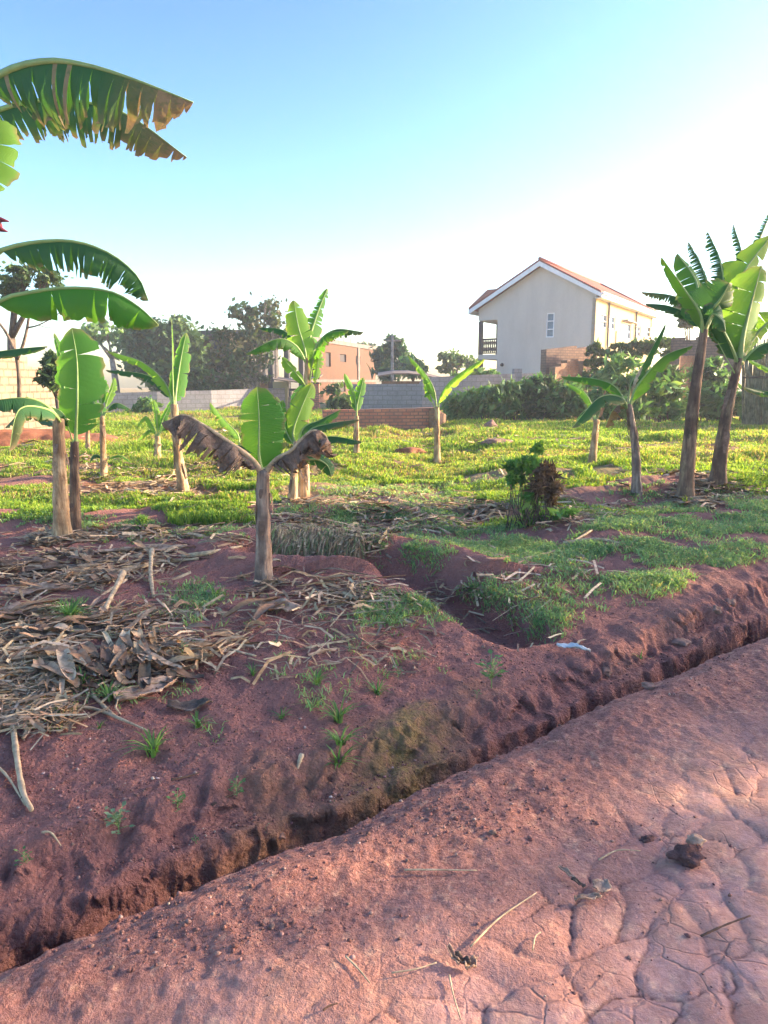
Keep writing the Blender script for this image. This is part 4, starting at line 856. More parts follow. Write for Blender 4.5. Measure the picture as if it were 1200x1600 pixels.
# ------------------------------------------------------------------ two storey house
def house():
    Cc = P(932, 465, 42); ox, oy = Cc.x, Cc.y; a = R(31); U = Vector((-math.cos(a), math.sin(a), 0)); Vv = Vector((math.sin(a), math.cos(a), 0))
    # local frame: x along side wall (Vv), y along gable (U)
    root = empty('house', (ox, oy, 0), math.atan2(Vv.y, Vv.x), 'two storey house with grey gable, cream side and red tiled roof', 'house')
    rx, rz = on_plane(847, 411, (ox, oy), (U.x, U.y)); EZ = 6.35; RZ = rz + .05; w = on_plane(776, 560, (ox, oy), (U.x, U.y))[0]
    el = on_plane(737, 486, (ox, oy), (U.x, U.y))[0]; LZ = 5.80; L = 14.2; slR = (RZ - EZ) / (rx + .35); slL = (RZ - LZ) / (el - rx)
    gw = [on_plane(854, 489, (ox, oy), (U.x, U.y)), on_plane(865, 527, (ox, oy), (U.x, U.y))]
    y0, y1 = sorted((gw[0][0], gw[1][0])); z1, z0 = gw[0][1], gw[1][1]
    # gable wall (plane x=0) with window opening
    mb = MB(); ys = [0, y0, y1, w]; t = .2
    def zt(y): return (RZ - (rx - y) * slR if y < rx else RZ - (y - rx) * slL) - .22
    def face(pa, pb, za0, zb0, za1, zb1, mb=mb):
        mb.prism([(0, pa, za0), (0, pb, zb0), (0, pb, zb1), (0, pa, za1)], (t, 0, 0))
    for pa, pb in ((0, y0), (y1, rx) if y1 < rx else (y1, w), (max(y1, rx), w)):
        if pb > pa: mb.prism([(0, pa, 0), (0, pb, 0), (0, pb, zt(pb)), (0, pa, zt(pa))], (t, 0, 0))
    mb.prism([(0, y0, 0), (0, y1, 0), (0, y1, z0), (0, y0, z0)], (t, 0, 0))
    if y0 < rx < y1: mb.prism([(0, y0, z1), (0, y1, z1), (0, y1, zt(y1)), (0, rx, zt(rx)), (0, y0, zt(y0))], (t, 0, 0))
    else: mb.prism([(0, y0, z1), (0, y1, z1), (0, y1, zt(y1)), (0, y0, zt(y0))], (t, 0, 0))
    mb.prism([(0, w, 5.2), (0, el - .45, 5.2), (0, el - .45, zt(el - .45)), (0, w, zt(w))], (t, 0, 0))
    mb.prism([(.2, w - .2, 0), (L, w - .2, 0), (L, w - .2, 5.6), (.2, w - .2, 5.6)], (0, .2, 0)); mb.box(L - .2, L, .2, w - .2, 0, 6)
    mb.build('gable_wall', M['plaster'], root)
    def window(x0, x1, z0, z1, ypl, axis, bars=2):
        f = MB(); th = .06
        def bx(m, a0, a1, c0, c1, d0, d1):
            m.box(a0, a1, ypl + d0, ypl + d1, c0, c1) if axis == 'x' else m.box(ypl + d0, ypl + d1, a0, a1, c0, c1)
        bx(f, x0, x1, z0, z0 + th, .03, .10); bx(f, x0, x1, z1 - th, z1, .03, .10); bx(f, x0, x0 + th, z0 + th, z1 - th, .03, .10); bx(f, x1 - th, x1, z0 + th, z1 - th, .03, .10)
        for i in range(1, bars + 1):
            z = z0 + (z1 - z0) * i / (bars + 1); bx(f, x0 + th, x1 - th, z - .025, z + .025, .04, .09)
        fo = f.build('window', M['white'], root); g = MB(); bx(g, x0 + .01, x1 - .01, z0 + .01, z1 - .01, .105, .125); g.build('pane', M['glass'], fo)
    window(y0, y1, z0, z1, 0, 'y', 2)
    # side wall (plane y=0)
    S = lambda px, py: on_plane(px, py, (ox, oy), (Vv.x, Vv.y))
    wins = [(939, 948, 489, 514), (952, 960, 492, 516), (973, 985, 503, 531), (994, 1000, 508, 527), (1007, 1018, 508, 528)]
    hl = []
    for (p0, p1, q0, q1) in wins:
        (xa, za), (xb, zb) = S(p0, q0), S(p1, q1); hl.append((xa, xb, zb, za))
    mb = MB(); cur = .0
    for (xa, xb, za, zb) in hl:
        mb.box(cur, xa, 0, .2, 0, 6.15); mb.box(xa, xb, 0, .2, 0, za); mb.box(xa, xb, 0, .2, zb, 6.15); cur = xb; window(xa, xb, za, zb, 0, 'x', 1)
    mb.box(cur, L, 0, .2, 0, 6.15); o = mb.build('side_wall', M['cream'], root); o.location.x = .203; o.location.y = -.003
    o.location.x = .0; o.scale = (1, 1, 1)
    for (xa, xb, za, zb) in hl[2:3]:
        m = MB(); m.box(xa - .15, xb + .15, -.35, -.003, zb + .05, zb + .12); m.build('window_hood', M['conc'], root)
    # roof: two slopes with a hipped far end
    ov = .42; xr = L - 2.2; mb = MB(); th = .10
    R0 = (-ov, rx, RZ); Rr = (xr, rx, RZ); Er = (-ov, -.35, EZ); Err = (L + .9, -.35, EZ); El = (-ov, el, LZ); Ell = (L + .9, el, LZ)
    mb.prism([R0, Er, Err, Rr], (0, 0, th)); mb.prism([R0, Rr, Ell, El], (0, 0, th)); mb.prism([Rr, Err, Ell], (0, 0, th))
    rf = mb.build('roof', M['roof'], root)
    # uv for the tiles
    me = rf.data; ul = me.uv_layers[0]
    for p in me.polygons:
        for li in p.loop_indices:
            c = me.vertices[me.loops[li].vertex_index].co; ul.data[li].uv = (c.x, math.hypot(c.y - rx, c.z - RZ))
    m = MB(); m.tube([(-ov, rx, RZ + .14), (xr, rx, RZ + .14)], .10, 8); m.tube([(xr, rx, RZ + .14), (L + .9, -.35, EZ + .12)], .08, 8); m.build('ridge_tiles', M['rooftrim'], rf, True)
    # verge trim and white boards along the gable
    m = MB(); m.prism([(-ov - .04, rx, RZ + .11), (-ov - .04, -.35, EZ + .11), (-ov - .04, -.35, EZ + .0), (-ov - .04, rx, RZ + .0)], (.035, 0, 0)); m.prism([(-ov - .04, rx, RZ + .11), (-ov - .04, rx, RZ), (-ov - .04, el, LZ + .0), (-ov - .04, el, LZ + .11)], (.035, 0, 0)); m.build('verge_trim', M['rooftrim'], rf)
    m = MB(); b = .24
    m.prism([(-ov - .03, rx, RZ - .003), (-ov - .03, -.38, EZ - .003), (-ov - .03, -.38, EZ - b), (-ov - .03, rx, RZ - b * 1.1)], (.05, 0, 0)); m.prism([(-ov - .03, rx, RZ - .003), (-ov - .03, rx, RZ - b * 1.1), (-ov - .03, el, LZ - b), (-ov - .03, el, LZ - .003)], (.05, 0, 0))
    m.box(-ov + .03, L + .9, -.41, -.37, EZ - b, EZ + .03); m.box(-ov + .03, L + .9, -.365, -.003, EZ - b - .02, EZ - b)
    m.box(-ov + .03, L + .9, el + .003, el + .04, LZ - b, LZ + .03); m.build('fascia', M['white'], root)
    m = MB(); m.prism([(-ov + .03, -.30, EZ - .03 - .0), (-ov + .03, rx, RZ - .03), (-ov + .03, rx, RZ - .05), (-ov + .03, -.30, EZ - .05)], (ov - .04, 0, 0)); m.prism([(-ov + .03, rx + .004, RZ - .03), (-ov + .03, el, LZ - .03), (-ov + .03, el, LZ - .05), (-ov + .03, rx + .004, RZ - .05)], (ov - .04, 0, 0)); m.build('soffit', M['white'], root)
    m = MB(); m.box(-ov + .03, L + .9, -.52, -.415, EZ - .08, EZ + .04); m.build('gutter', M['white'], root)
    # small cross roof over the porch wing
    pz = 7.1; u2 = rx + (RZ - pz) / slL - .2; Aa = (-ov + .08, el + .1, LZ + .12); Bb = (2.7, el + .1, LZ + .12); R1 = (1.05, 6.93, pz); R2 = (1.05, u2, pz); A2 = (-ov + .08, el - .3, LZ + .2); B2 = (2.7, el - .3, LZ + .2)
    m = MB(); m.poly([Aa, R1, Bb]); m.poly([Aa, A2, R2, R1]); m.poly([Bb, R1, R2, B2]); m.poly([Aa, Bb, B2, A2]); m.build('porch_roof', M['roofporch'], root)
    # balcony wing
    zf = 3.2; we = el - .45; m = MB(); m.box(.05, 3.0, w + .003, we, zf - .28, zf); m.box(.203, 3, w + .003, we, 5.15, 5.55); m.build('balcony', M['plaster'], root)
    m = MB(); m.box(.05, .27, we - .22, we, zf + .003, 5.147); m.box(2.78, 3, we - .22, we, zf + .003, 5.147); m.box(.05, .3, we - .25, we, 0, zf - .283); m.build('post', M['dark'], root)
    m = MB(); m.box(.07, .17, w + .01, we - .23, zf + .85, zf + .95); m.box(.07, .17, w + .01, we - .23, zf + .05, zf + .12)
    n = 8
    for i in range(n):
        y = w + .1 + (we - w - .4) * i / (n - 1); m.tube([(.12, y, zf + .1), (.12, y, zf + .3), (.12, y, zf + .5), (.12, y, zf + .7), (.12, y, zf + .87)], [.035, .07, .04, .065, .03], 8)
    m.build('railing', M['dark'], root)
    for px in (948.5, 992):
        x = S(px, 500)[0]; m = MB(); m.tube([(x, -.09, EZ - .2), (x, -.09, 0)], .06, 8); m.build('downpipe', M['shadepipe'], root, True)
    x = S(962, 510)[0]; m = MB(); m.tube([(x, -.05, 4.6), (x, -.05, 0)], .03, 6); m.build('conduit', M['shadepipe'], root, True)
    m = MB(); xx, zz = on_plane(785, 570, (ox, oy), (U.x, U.y)); m.tube([(-.12, xx, zz), (0, xx, zz)], .10, 10); m.build('wall_lamp', M['dark'], root, True)
    # brick plinth pier by the wall
    m = MB(); 
house()
def brick_building():
    A = P(498, 534, 58); B = P(587, 548, 74); d = Vector((B.x - A.x, B.y - A.y, 0)); L = d.length; dn = d / L; zt = A.z; zb = -1.5
    root = empty('brick_building', (A.x, A.y, zb), math.atan2(dn.y, dn.x), 'unfinished two storey orange brick building with flat roof', 'building')
    S = lambda px, py: on_plane(px, py, (A.x, A.y), (dn.x, dn.y)); Ht = zt - zb
    wins = []
    for (p0, p1, q0, q1) in ((509, 517, 550, 573), (531, 541, 553, 566), (556, 563, 556, 570)):
        (a, z1), (b, z0) = S(p0, q0), S(p1, q1); wins.append((a, b, z0 - zb, z1 - zb))
    (a, z1), (b, z0) = S(527, 597), S(540, 612); low = (a, b, z0 - zb, z1 - zb)
    sl = Ht * .5; slab = .22; mb = MB(); cur = 0
    for (a, b, z0, z1) in wins: mb.box(cur, a, 0, .25, sl + slab, Ht); mb.box(a, b, 0, .25, sl + slab, z0); mb.box(a, b, 0, .25, z1, Ht); cur = b
    mb.box(cur, L, 0, .25, sl + slab, Ht); a, b, z0, z1 = low; mb.box(0, a, 0, .25, 0, sl); mb.box(a, b, 0, .25, 0, max(z0, .1)); mb.box(a, b, 0, .25, z1, sl) if z1 < sl else None; mb.box(b, L, 0, .25, 0, sl)
    mb.box(L - .25, L, .25, 8, 0, Ht); mb.box(0, .25, .25, 1.2, 0, Ht); mb.build('wall', M['brickb'], root)
    for (a, b, z0, z1) in wins + [low]: m = MB(); m.box(a + .02, b - .02, .14, .18, z0 + .02, z1 - .02); m.build('window', M['dark'], root)
    m = MB(); m.box(-9, L + .1, -.06, 8, sl, sl + slab); m.box(-9, L + .15, -.12, 8, Ht, Ht + .35); m.build('slab', M['concb'], root)
    m = MB()
    for x in np.linspace(.3, L - .2, 9): m.box(x, x + .05, .02, .07, Ht + .353, Ht + .75)
    for x in (L * .62,): m.box(x, x + .5, -.1, -.003, 0, Ht)
    m.build('column', M['concb'], root)
    m = MB()  # open left bay: its shade is put into the dark colour
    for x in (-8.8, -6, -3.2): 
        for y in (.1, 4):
            for za, zb_ in ((0, sl), (sl + slab, Ht)): m = MB(); m.box(x, x + .35, y, y + .35, za, zb_); m.build('column', M['shadepipe'], root)
    m = MB(); m.box(-8.8, -.01, 6, 6.2, 0, Ht - .01); m.build('back_wall', M['shadepipe'], root)
    m = MB(); m.box(-8.6, -.01, 3, 3.2, 0, sl - .01); m.box(-8.6, -3.2, 2, 2.2, sl + slab + .01, Ht - .01); m.build('inner_wall', M['shadepipe'], root)
brick_building()
def gate_house():
    root = empty('gate_structure', P(460, 640, 36), 0, 'small cream and brick gate structure with sheet roof before the brick building', 'gatehouse'); root.location.z = 0
    def bx(p0, p1, q0, q1, Y, dy, nm, mt):
        a = P(p0, q0, Y); b = P(p1, q1, Y); m = MB(); m.box(a.x, b.x, Y, Y + dy, b.z, a.z); o = m.build(nm, M[mt]); o.parent = root; o.matrix_parent_inverse = parent_inv(root)
    bx(426, 450, 596, 650, 38, .5, 'wall', 'cream'); bx(450, 482, 620, 652, 37, .3, 'wall', 'blockl'); bx(484, 499, 600, 655, 36, .5, 'pillar', 'brick'); bx(452, 480, 607, 611, 37.2, .1, 'gate_rail', 'dark')
    a = P(476, 596, 35.6); b = P(500, 590, 35.6); m = MB(); m.prism([(a.x, 35.5, a.z), (b.x, 35.5, b.z), (b.x, 37.4, b.z + .12), (a.x, 37.4, a.z + .12)], (0, 0, .05)); a = P(428, 594, 37); b = P(482, 600, 37); m.prism([(a.x, 36.8, a.z), (b.x, 36.8, b.z), (b.x, 39, b.z + .1), (a.x, 39, a.z + .1)], (0, 0, .06)); o = m.build('roof', M['sheet']); o.parent = root; o.matrix_parent_inverse = parent_inv(root)
    m = MB(); 
    for px in range(453, 481, 3): a = P(px, 609, 37.25); b = P(px, 635, 37.25); m.tube([a, b], .02, 5)
    o = m.build('gate_bars', M['dark']); o.parent = root; o.matrix_parent_inverse = parent_inv(root)
gate_house()
def shed():
    root = empty('shed', P(650, 600, 38), 0, 'low shed with curved rusty sheet roof behind the grey wall', 'shed'); root.location.z = 0
    pts = [P(p, q, 36.5) for p, q in ((590, 587), (615, 583), (640, 583), (665, 586), (690, 592), (705, 596))]; m = MB()
    m.prism([Vector((p.x, 36.5, p.z)) for p in pts] + [Vector((p.x, 36.5, p.z - .06)) for p in pts[::-1]], (0, 4, .2)); o = m.build('roof', M['sheet']); o.parent = root; o.matrix_parent_inverse = parent_inv(root)
    a, b = P(596, 588, 37), P(698, 594, 37); m = MB(); m.box(a.x, b.x, 37, 40, 0, b.z - .05); o = m.build('wall', M['bricko']); o.parent = root; o.matrix_parent_inverse = parent_inv(root)
shed()
def pole(label, px, ptop, Y, r, mat='barkp'):
    b = P(px, 640, Y); b.z = 0; t = P(px, ptop, Y); root = empty('utility_pole', b, 0, label, 'pole'); m = MB(); m.tube([b, b.lerp(t, .5), t], [r, r * .85, r * .7], 8); o = m.build('shaft', M[mat], None, True); o.parent = root; o.matrix_parent_inverse = parent_inv(root)
    m = MB(); m.tube([t + Vector((-.5, 0, -.3)), t + Vector((.5, 0, -.3))], r * .5, 6); o = m.build('crossarm', M[mat], None, True); o.parent = root; o.matrix_parent_inverse = parent_inv(root)
pole('pale wooden pole in front of the spiky tree', 613, 524, 44, .11)
# pier on top of boundary wall
m = MB(); a = P(802, 576, 34.05); m.box(a.x, a.x + 1.0 * .4, 34.0, 34.4, -.2, a.z); tag(m.build('wall_pier', M['block']), 'short block pier rising above the grey wall under the gable', 'pier')

# three unseen trees added outside the frame: their thin crowns shade the near ground
def added_shade_trees():
    c, d = math.sin(SUN_AZ), math.cos(SUN_AZ)
    for j, (n0, n1, lab) in enumerate(((-4.5, .2, 'nearest of the added unseen shade trees across the road'), (-.2, 4.2, 'middle one of the added unseen shade trees across the road'), (3.8, 7.9, 'farthest of the added unseen shade trees across the road'))):
        rs = np.random.RandomState(50 + j); nc = (n0 + n1) / 2; at = lambda al, n, z: (al * c - n * d, al * d + n * c, z); b = Vector(at(27, nc, -.2)); root = empty('added_shade_tree', b, 0, lab, 'tree', 'added shade trees outside the frame')
        L = [(at(27 + rs.uniform(-1, 1), n, z), (1.35, 1.15, .95)) for n in np.linspace(n0 + .7, n1 - .7, 3) for z in (2.2, 3.6, 5.0, 6.4, 7.8, 9.1)]
        link('crown', crown_mesh('crown', L, 19000, .105, DARKG, rs), M['tree'], root, True); mb = MB(); t = Vector(at(27, nc, 4)); mb.tube([b, b.lerp(t, .5), t], [.28, .22, .18], 10)
        for (q, r) in L[::3]: mb.tube([t.lerp(b, .4), t.lerp(Vector(q), .5), Vector(q)], [.12, .07, .02], 6)
        o = mb.build('trunk', M['bark'], None, True); o.parent = root; o.matrix_parent_inverse = parent_inv(root)
added_shade_trees()

# ------------------------------------------------------------------ foreground: stalks, leaves, weeds, scraps
def lie(pts, lift=.012): return [G(*p[:2]) + Vector((0, 0, (p[2] if len(p) > 2 else 0) + lift)) for p in pts]
def stalk(label, pts, wpx, mat='stalk', name='dry_stalk', group='dry stalks on the bank', flat=False):
    p = catmull(lie([q[:2] + ((q[2],) if len(q) > 2 else ()) for q in pts]), 14); k = p[7].y / FPX / CP; r = wpx * k * .5; m = MB(); rnd = random.Random(len(label) + int(pts[0][0]))
    base = p[0].copy(); m.tube([q - base for q in p], [r * (1.1 - .45 * i / 13) * rnd.uniform(.8, 1.15) for i in range(14)], 7); o = m.build(name, M[mat], None, True); o.location = base; return tag(o, label, 'stalk' if 'twig' not in name else 'twig', group)
SK = [('long bent pale stalk upright at the far left above the road', [(20, 1130), (26, 1180), (36, 1240), (50, 1270)], 12),
      ('thin straw beside the long bent stalk at the left edge', [(-20, 1190), (10, 1215), (40, 1262)], 5),
      ('short thick pale stalk left of the lowest grass tufts', [(68, 1105), (52, 1130), (36, 1158)], 9),
      ('pale stalk rising diagonally out of the leaf heap', [(194, 918, .10), (175, 945, .05), (150, 985)], 10),
      ('forked pale stick standing above the heap', [(238, 870, .05), (236, 905, .03), (240, 935)], 8),
      ('long straight stalk below the near left pair of trunks', [(130, 905), (190, 893), (262, 880), (310, 875)], 7),
      ('second long stalk along the top of the heap', [(70, 930), (130, 912), (200, 896), (250, 880)], 7),
      ('pale pole shaped stalk running to the near grey trunk', [(285, 872), (330, 866), (378, 856)], 8),
      ('thick pale stalk on the left side of the heap', [(60, 1080), (100, 1060), (160, 1030)], 11),
      ('thick stalk end lying left of the tufts', [(20, 1090), (70, 1050), (120, 1020)], 10),
      ('thin bent stalk running right from the heap bottom', [(110, 1108), (150, 1112), (195, 1130), (232, 1146)], 6),
      ('short brown stalk crossing the bottom of the heap', [(145, 1090), (165, 1110), (182, 1125)], 7),
      ('straight straw across the watermarked soil', [(310, 1002), (350, 1015), (400, 1030)], 5),
      ('dark narrow stalk at the left edge of the heap', [(-10, 1005), (30, 1020), (60, 1040)], 7),
      ('stalk bundle strand curving down at far left', [(0, 1140), (30, 1100), (90, 1070)], 9),
      ('lower strand of the stalk bundle at far left', [(-10, 1160), (10, 1120), (60, 1085)], 8),
      ('pale stalk lying beside the heap of straw in mid field', [(575, 800), (610, 790), (640, 775)], 6),
      ('yellowish branch lying right of the dry bush', [(812, 880), (870, 862), (925, 830)], 6),
      ('bare forked branch right of the dry bush', [(880, 850), (930, 845), (975, 852)], 5),
      ('short pale stick standing on the ditch bank', [(472, 1188, .02), (466, 1200), (460, 1214)], 8)]
for l, p, w in SK:
    if l == 'straight straw across the watermarked soil': l = 'straight straw across the bare soil right of the heap'
    stalk(l, p, w)
for l, p, w in [('long dark twig lying on top of the ditch bank', [(330, 1262), (380, 1240), (440, 1212)], 5), ('thin twig bending down into the ditch', [(450, 1215), (480, 1235), (512, 1268)], 3.5), ('short dark twig on bare soil above the ditch', [(268, 1222), (290, 1218), (310, 1212)], 4),
                ('small pale twig at lower left of the bank', [(66, 1305), (82, 1316), (100, 1322)], 4), ('straight thin twig across the middle of the road', [(632, 1364), (680, 1364), (745, 1365)], 3), ('long straw pair pointing up on the road', [(735, 1485), (780, 1440), (838, 1400)], 3.5),
                ('thin twig on the road left of the shrivelled leaf cluster', [(612, 1526), (650, 1520), (682, 1510)], 3), ('twig bent along a crack left on the road', [(540, 1500), (560, 1520), (578, 1542)], 3.5), ('fine twig hanging below the shrivelled leaf cluster', [(702, 1530), (708, 1560), (720, 1600)], 3.5),
                ('dark stick near the right edge of the road', [(1095, 1468), (1130, 1452), (1172, 1436)], 4), ('curved straw above the folded leaves on the road', [(935, 1348), (965, 1333), (1000, 1334)], 3), ('small dark twig at the bottom edge of the road', [(505, 1585), (515, 1578), (528, 1574)], 4),
                ('thin straw curl on the road above its bottom edge', [(832, 1490), (836, 1470), (845, 1462)], 3)]:
    stalk(l, p, w, 'twig' if 'dark' in l or 'ditch' in l else 'stalk', 'twig', 'twigs on bank and road')
def dry_leaf(label, px, py, wpx, lpx, ang, mat='dead', curlv=.5, seed=0, name='dry_leaf', cat='dry leaf', group='dead banana leaf pieces in the heap', lift=.02, col_=None, ptch=0):
    g = G(px, py); k = g.y / FPX / CP; L = lpx * k; W = wpx * k; n, m = 16, 9; rnd = random.Random(seed); ph = rnd.random() * 6; V = []
    for i in range(n):
        t = i / (n - 1)
        for j in range(m):
            r = j / (m - 1) * 2 - 1; w = W * .5 * max(.05, math.sin(math.pi * min(1, t * .9 + .08))) ** .6 * (1 + .14 * math.sin(t * 17 + ph + r * 3) + rnd.uniform(-.22, .12)); x = (t - .5) * L + .12 * W * math.sin(r * 5 + ph) * (t > .8); y = r * w
            z = W * curlv * (.35 * r * r + .10 * math.sin(t * 9 + ph) + .12 * math.sin(r * 7 + t * 8 + ph) + .05 * math.sin(t * 31 - r * 11)); ca, sa = math.cos(ang), math.sin(ang)
            gx, gy = g.x + x * ca - y * sa, g.y + x * sa + y * ca; V.append((x * ca - y * sa, x * sa + y * ca, z))
    V = np.array(V); base = H(g.x + V[:, 0], g.y + V[:, 1]) - g.z; V[:, 2] = np.maximum(V[:, 2] - V[:, 2].min() * .6, 0) + base + lift * .5 + .006
    F = [(i * m + j, (i + 1) * m + j, (i + 1) * m + j + 1, i * m + j + 1) for i in range(n - 1) for j in range(m - 1)]
    o = link(name, np_mesh(name, V, [np.array(F)], {'dry': np.zeros(len(V))}, uv=V[:, :2]), M[mat]); o.location = g; md = o.modifiers.new('s', 'SOLIDIFY'); md.thickness = .0025; return tag(o, label, cat, group)
paleleaf = N('pale_dead_leaf'); v_ = paleleaf.coord(); w_ = paleleaf.noise(paleleaf.coord('Object', (1, 1, 1)), 22, 5, .65)
M['pale'] = paleleaf.done(paleleaf.ramp(w_, [(.3, (.24, .14, .09)), (.5, (.46, .30, .20)), (.72, (.62, .44, .30))]), paleleaf.bump(w_, .6, .02), .9)
DL = [('broad grey brown dead leaf sheet in the middle of the heap', 80, 1005, 55, 110, .3), ('folded tan dead leaf below the middle of the heap', 155, 1040, 40, 90, -.3), ('crinkled grey dead leaf at the right tip of the heap', 250, 1050, 45, 90, .5), ('pale curled dead leaf lowest right in the heap', 230, 1085, 50, 110, .9),
      ('flat dead leaf touching the lower grass tuft', 296, 1112, 30, 70, .1), ('dead leaf sheet at the left edge of the heap', 25, 965, 46, 90, .1), ('long grey dead leaf along the top of the heap', 100, 895, 36, 130, .2), ('dead leaf right of the two left trunks', 165, 868, 26, 110, .0), ('brown dead leaf at the far left top', 30, 885, 34, 90, .4),
      ('grey dead leaf on soil right of the heap', 435, 955, 30, 70, -.2), ('small folded dead leaf near the grey trunk foot', 390, 930, 20, 40, .4), ('tan dead leaf between two long stalks', 60, 930, 36, 100, .15), ('dark dead leaf under the diagonal stalk', 190, 985, 30, 90, .5), ('pale dead leaf shred at the top of the heap', 240, 862, 22, 110, -.1)]
for i, (l, px, py, w, L, a) in enumerate(DL): dry_leaf(l, px, py, w * 1.05, L * 1.0, a, 'pale' if i % 2 else 'dead', .40, i)
def heap_stuff():
    rs = np.random.RandomState(31); n = 1300
    B = [(90, 900, 120, 40, 1.), (90, 1000, 110, 70, 1.), (40, 1080, 70, 50, 1.1), (230, 1030, 80, 60, .7), (200, 870, 120, 14, .8), (560, 800, 120, 18, .5), (430, 950, 80, 25, .25), (480, 905, 90, 15, .5)]
    p = scatter_img(600, B, rs); p = p[fbm(p[:, 0] * 3.5, p[:, 1] * 3.5, 3) > .04]; n = len(p); VV = []; FF = []; CC = []; off = 0
    cols = pal(n, [(.50, .32, .18), (.34, .21, .12), (.64, .44, .26), (.22, .14, .09)], rs)
    for i in range(n):
        L = rs.uniform(.12, .46); W = rs.uniform(.012, .04); a = .35 + 2.6 * float(fbm(p[i:i + 1, 0] * 1.5, p[i:i + 1, 1] * 1.5, 2)[0]) + rs.normal(0, .28); ph = rs.rand() * 6; t = np.linspace(0, 1, 7)[:, None]; r = np.linspace(-1, 1, 4)[None]
        w = W * np.sin(np.pi * (t * .85 + .1)) ** .5; x = (t - .5) * L + 0 * r; y = r * w; z = W * (.35 * r * r + .35 * np.sin(t * 7 + ph) + .12 * np.sin(r * 5 + t * 9 + ph)) + rs.rand() * .05 + .02 * np.sin(t * 4 + ph)
        v = np.stack([x * math.cos(a) - y * math.sin(a), x * math.sin(a) + y * math.cos(a), z + 0 * x], -1).reshape(-1, 3) + p[i] + np.array([0, 0, .012])
        q = np.arange(28).reshape(7, 4); FF.append(off + np.stack([q[:-1, :-1], q[1:, :-1], q[1:, 1:], q[:-1, 1:]], -1).reshape(-1, 4)); off += 28; VV.append(v); CC.append(np.repeat(cols[i:i + 1], 28, 0))
    tag(link('leaf_litter', np_mesh('leaf_litter', np.concatenate(VV), [np.concatenate(FF)], colors=np.concatenate(CC)), M['litter']), 'mulch of shredded dead banana leaves heaped on the bank', kind='stuff')
    # long thin stalks in the mulch
    n = 110; p = scatter_img(n, B[:6], rs); m = MB()
    for i in range(n):
        L = rs.uniform(.12, .45); a = rs.normal(.35, .7); d = Vector((math.cos(a), math.sin(a), 0)); c = Vector(p[i]); pts = []
        for t in (-.5, -.2, .2, .5):
            q = c + d * L * t + Vector((-d.y, d.x, 0)) * L * .12 * math.sin(t * 5 + i); q.z = Hs(q.x, q.y) + .015 + rs.rand() * .03; pts.append(q)
        r = rs.uniform(.0025, .007); m.tube(pts, [r, r, r * .8, r * .4], 5)
    tag(m.build('stalk_litter', M['stalk'], None, True), 'tangle of thin dry banana stalks in the mulch', kind='stuff')
heap_stuff()
# straw skirt hanging over the trench edge
def skirt():
    rs = np.random.RandomState(77); n = 1500; px = 425 + 140 * rs.rand(n); p = np.array([tuple(G(float(a), float(848 + rs.uniform(-6, 6)))) for a in px]); L = rs.uniform(.08, .30, n)[:, None]; w = rs.uniform(.002, .007, n)[:, None]
    d = np.stack([.25 * rs.randn(n), -.45 + .2 * rs.randn(n), -.75 + .2 * rs.rand(n)], -1); S = np.array([[1., .2, 0]]); top = p + np.array([[0, 0, .05]]); mid = top + d * L * .5 + np.array([[0, -.05, .03]]); e = top + d * L + np.array([[0, -.04, -.05]])
    V = np.stack([top - S * w, top + S * w, mid + S * w, mid - S * w, e + S * w * .3, e - S * w * .3], 1).reshape(-1, 3); i = np.arange(n)[:, None] * 6
    tag(link('hanging_straw', np_mesh('hs', V, [i + np.array([[0, 1, 2, 3]]), i + np.array([[3, 2, 4, 5]])], colors=np.repeat(pal(n, [(.48, .32, .17), (.30, .19, .11), (.60, .43, .25), (.24, .26, .10)], rs), 6, 0)), M['litter']), 'dry straw hanging over the edge of the small trench', kind='stuff')
skirt()
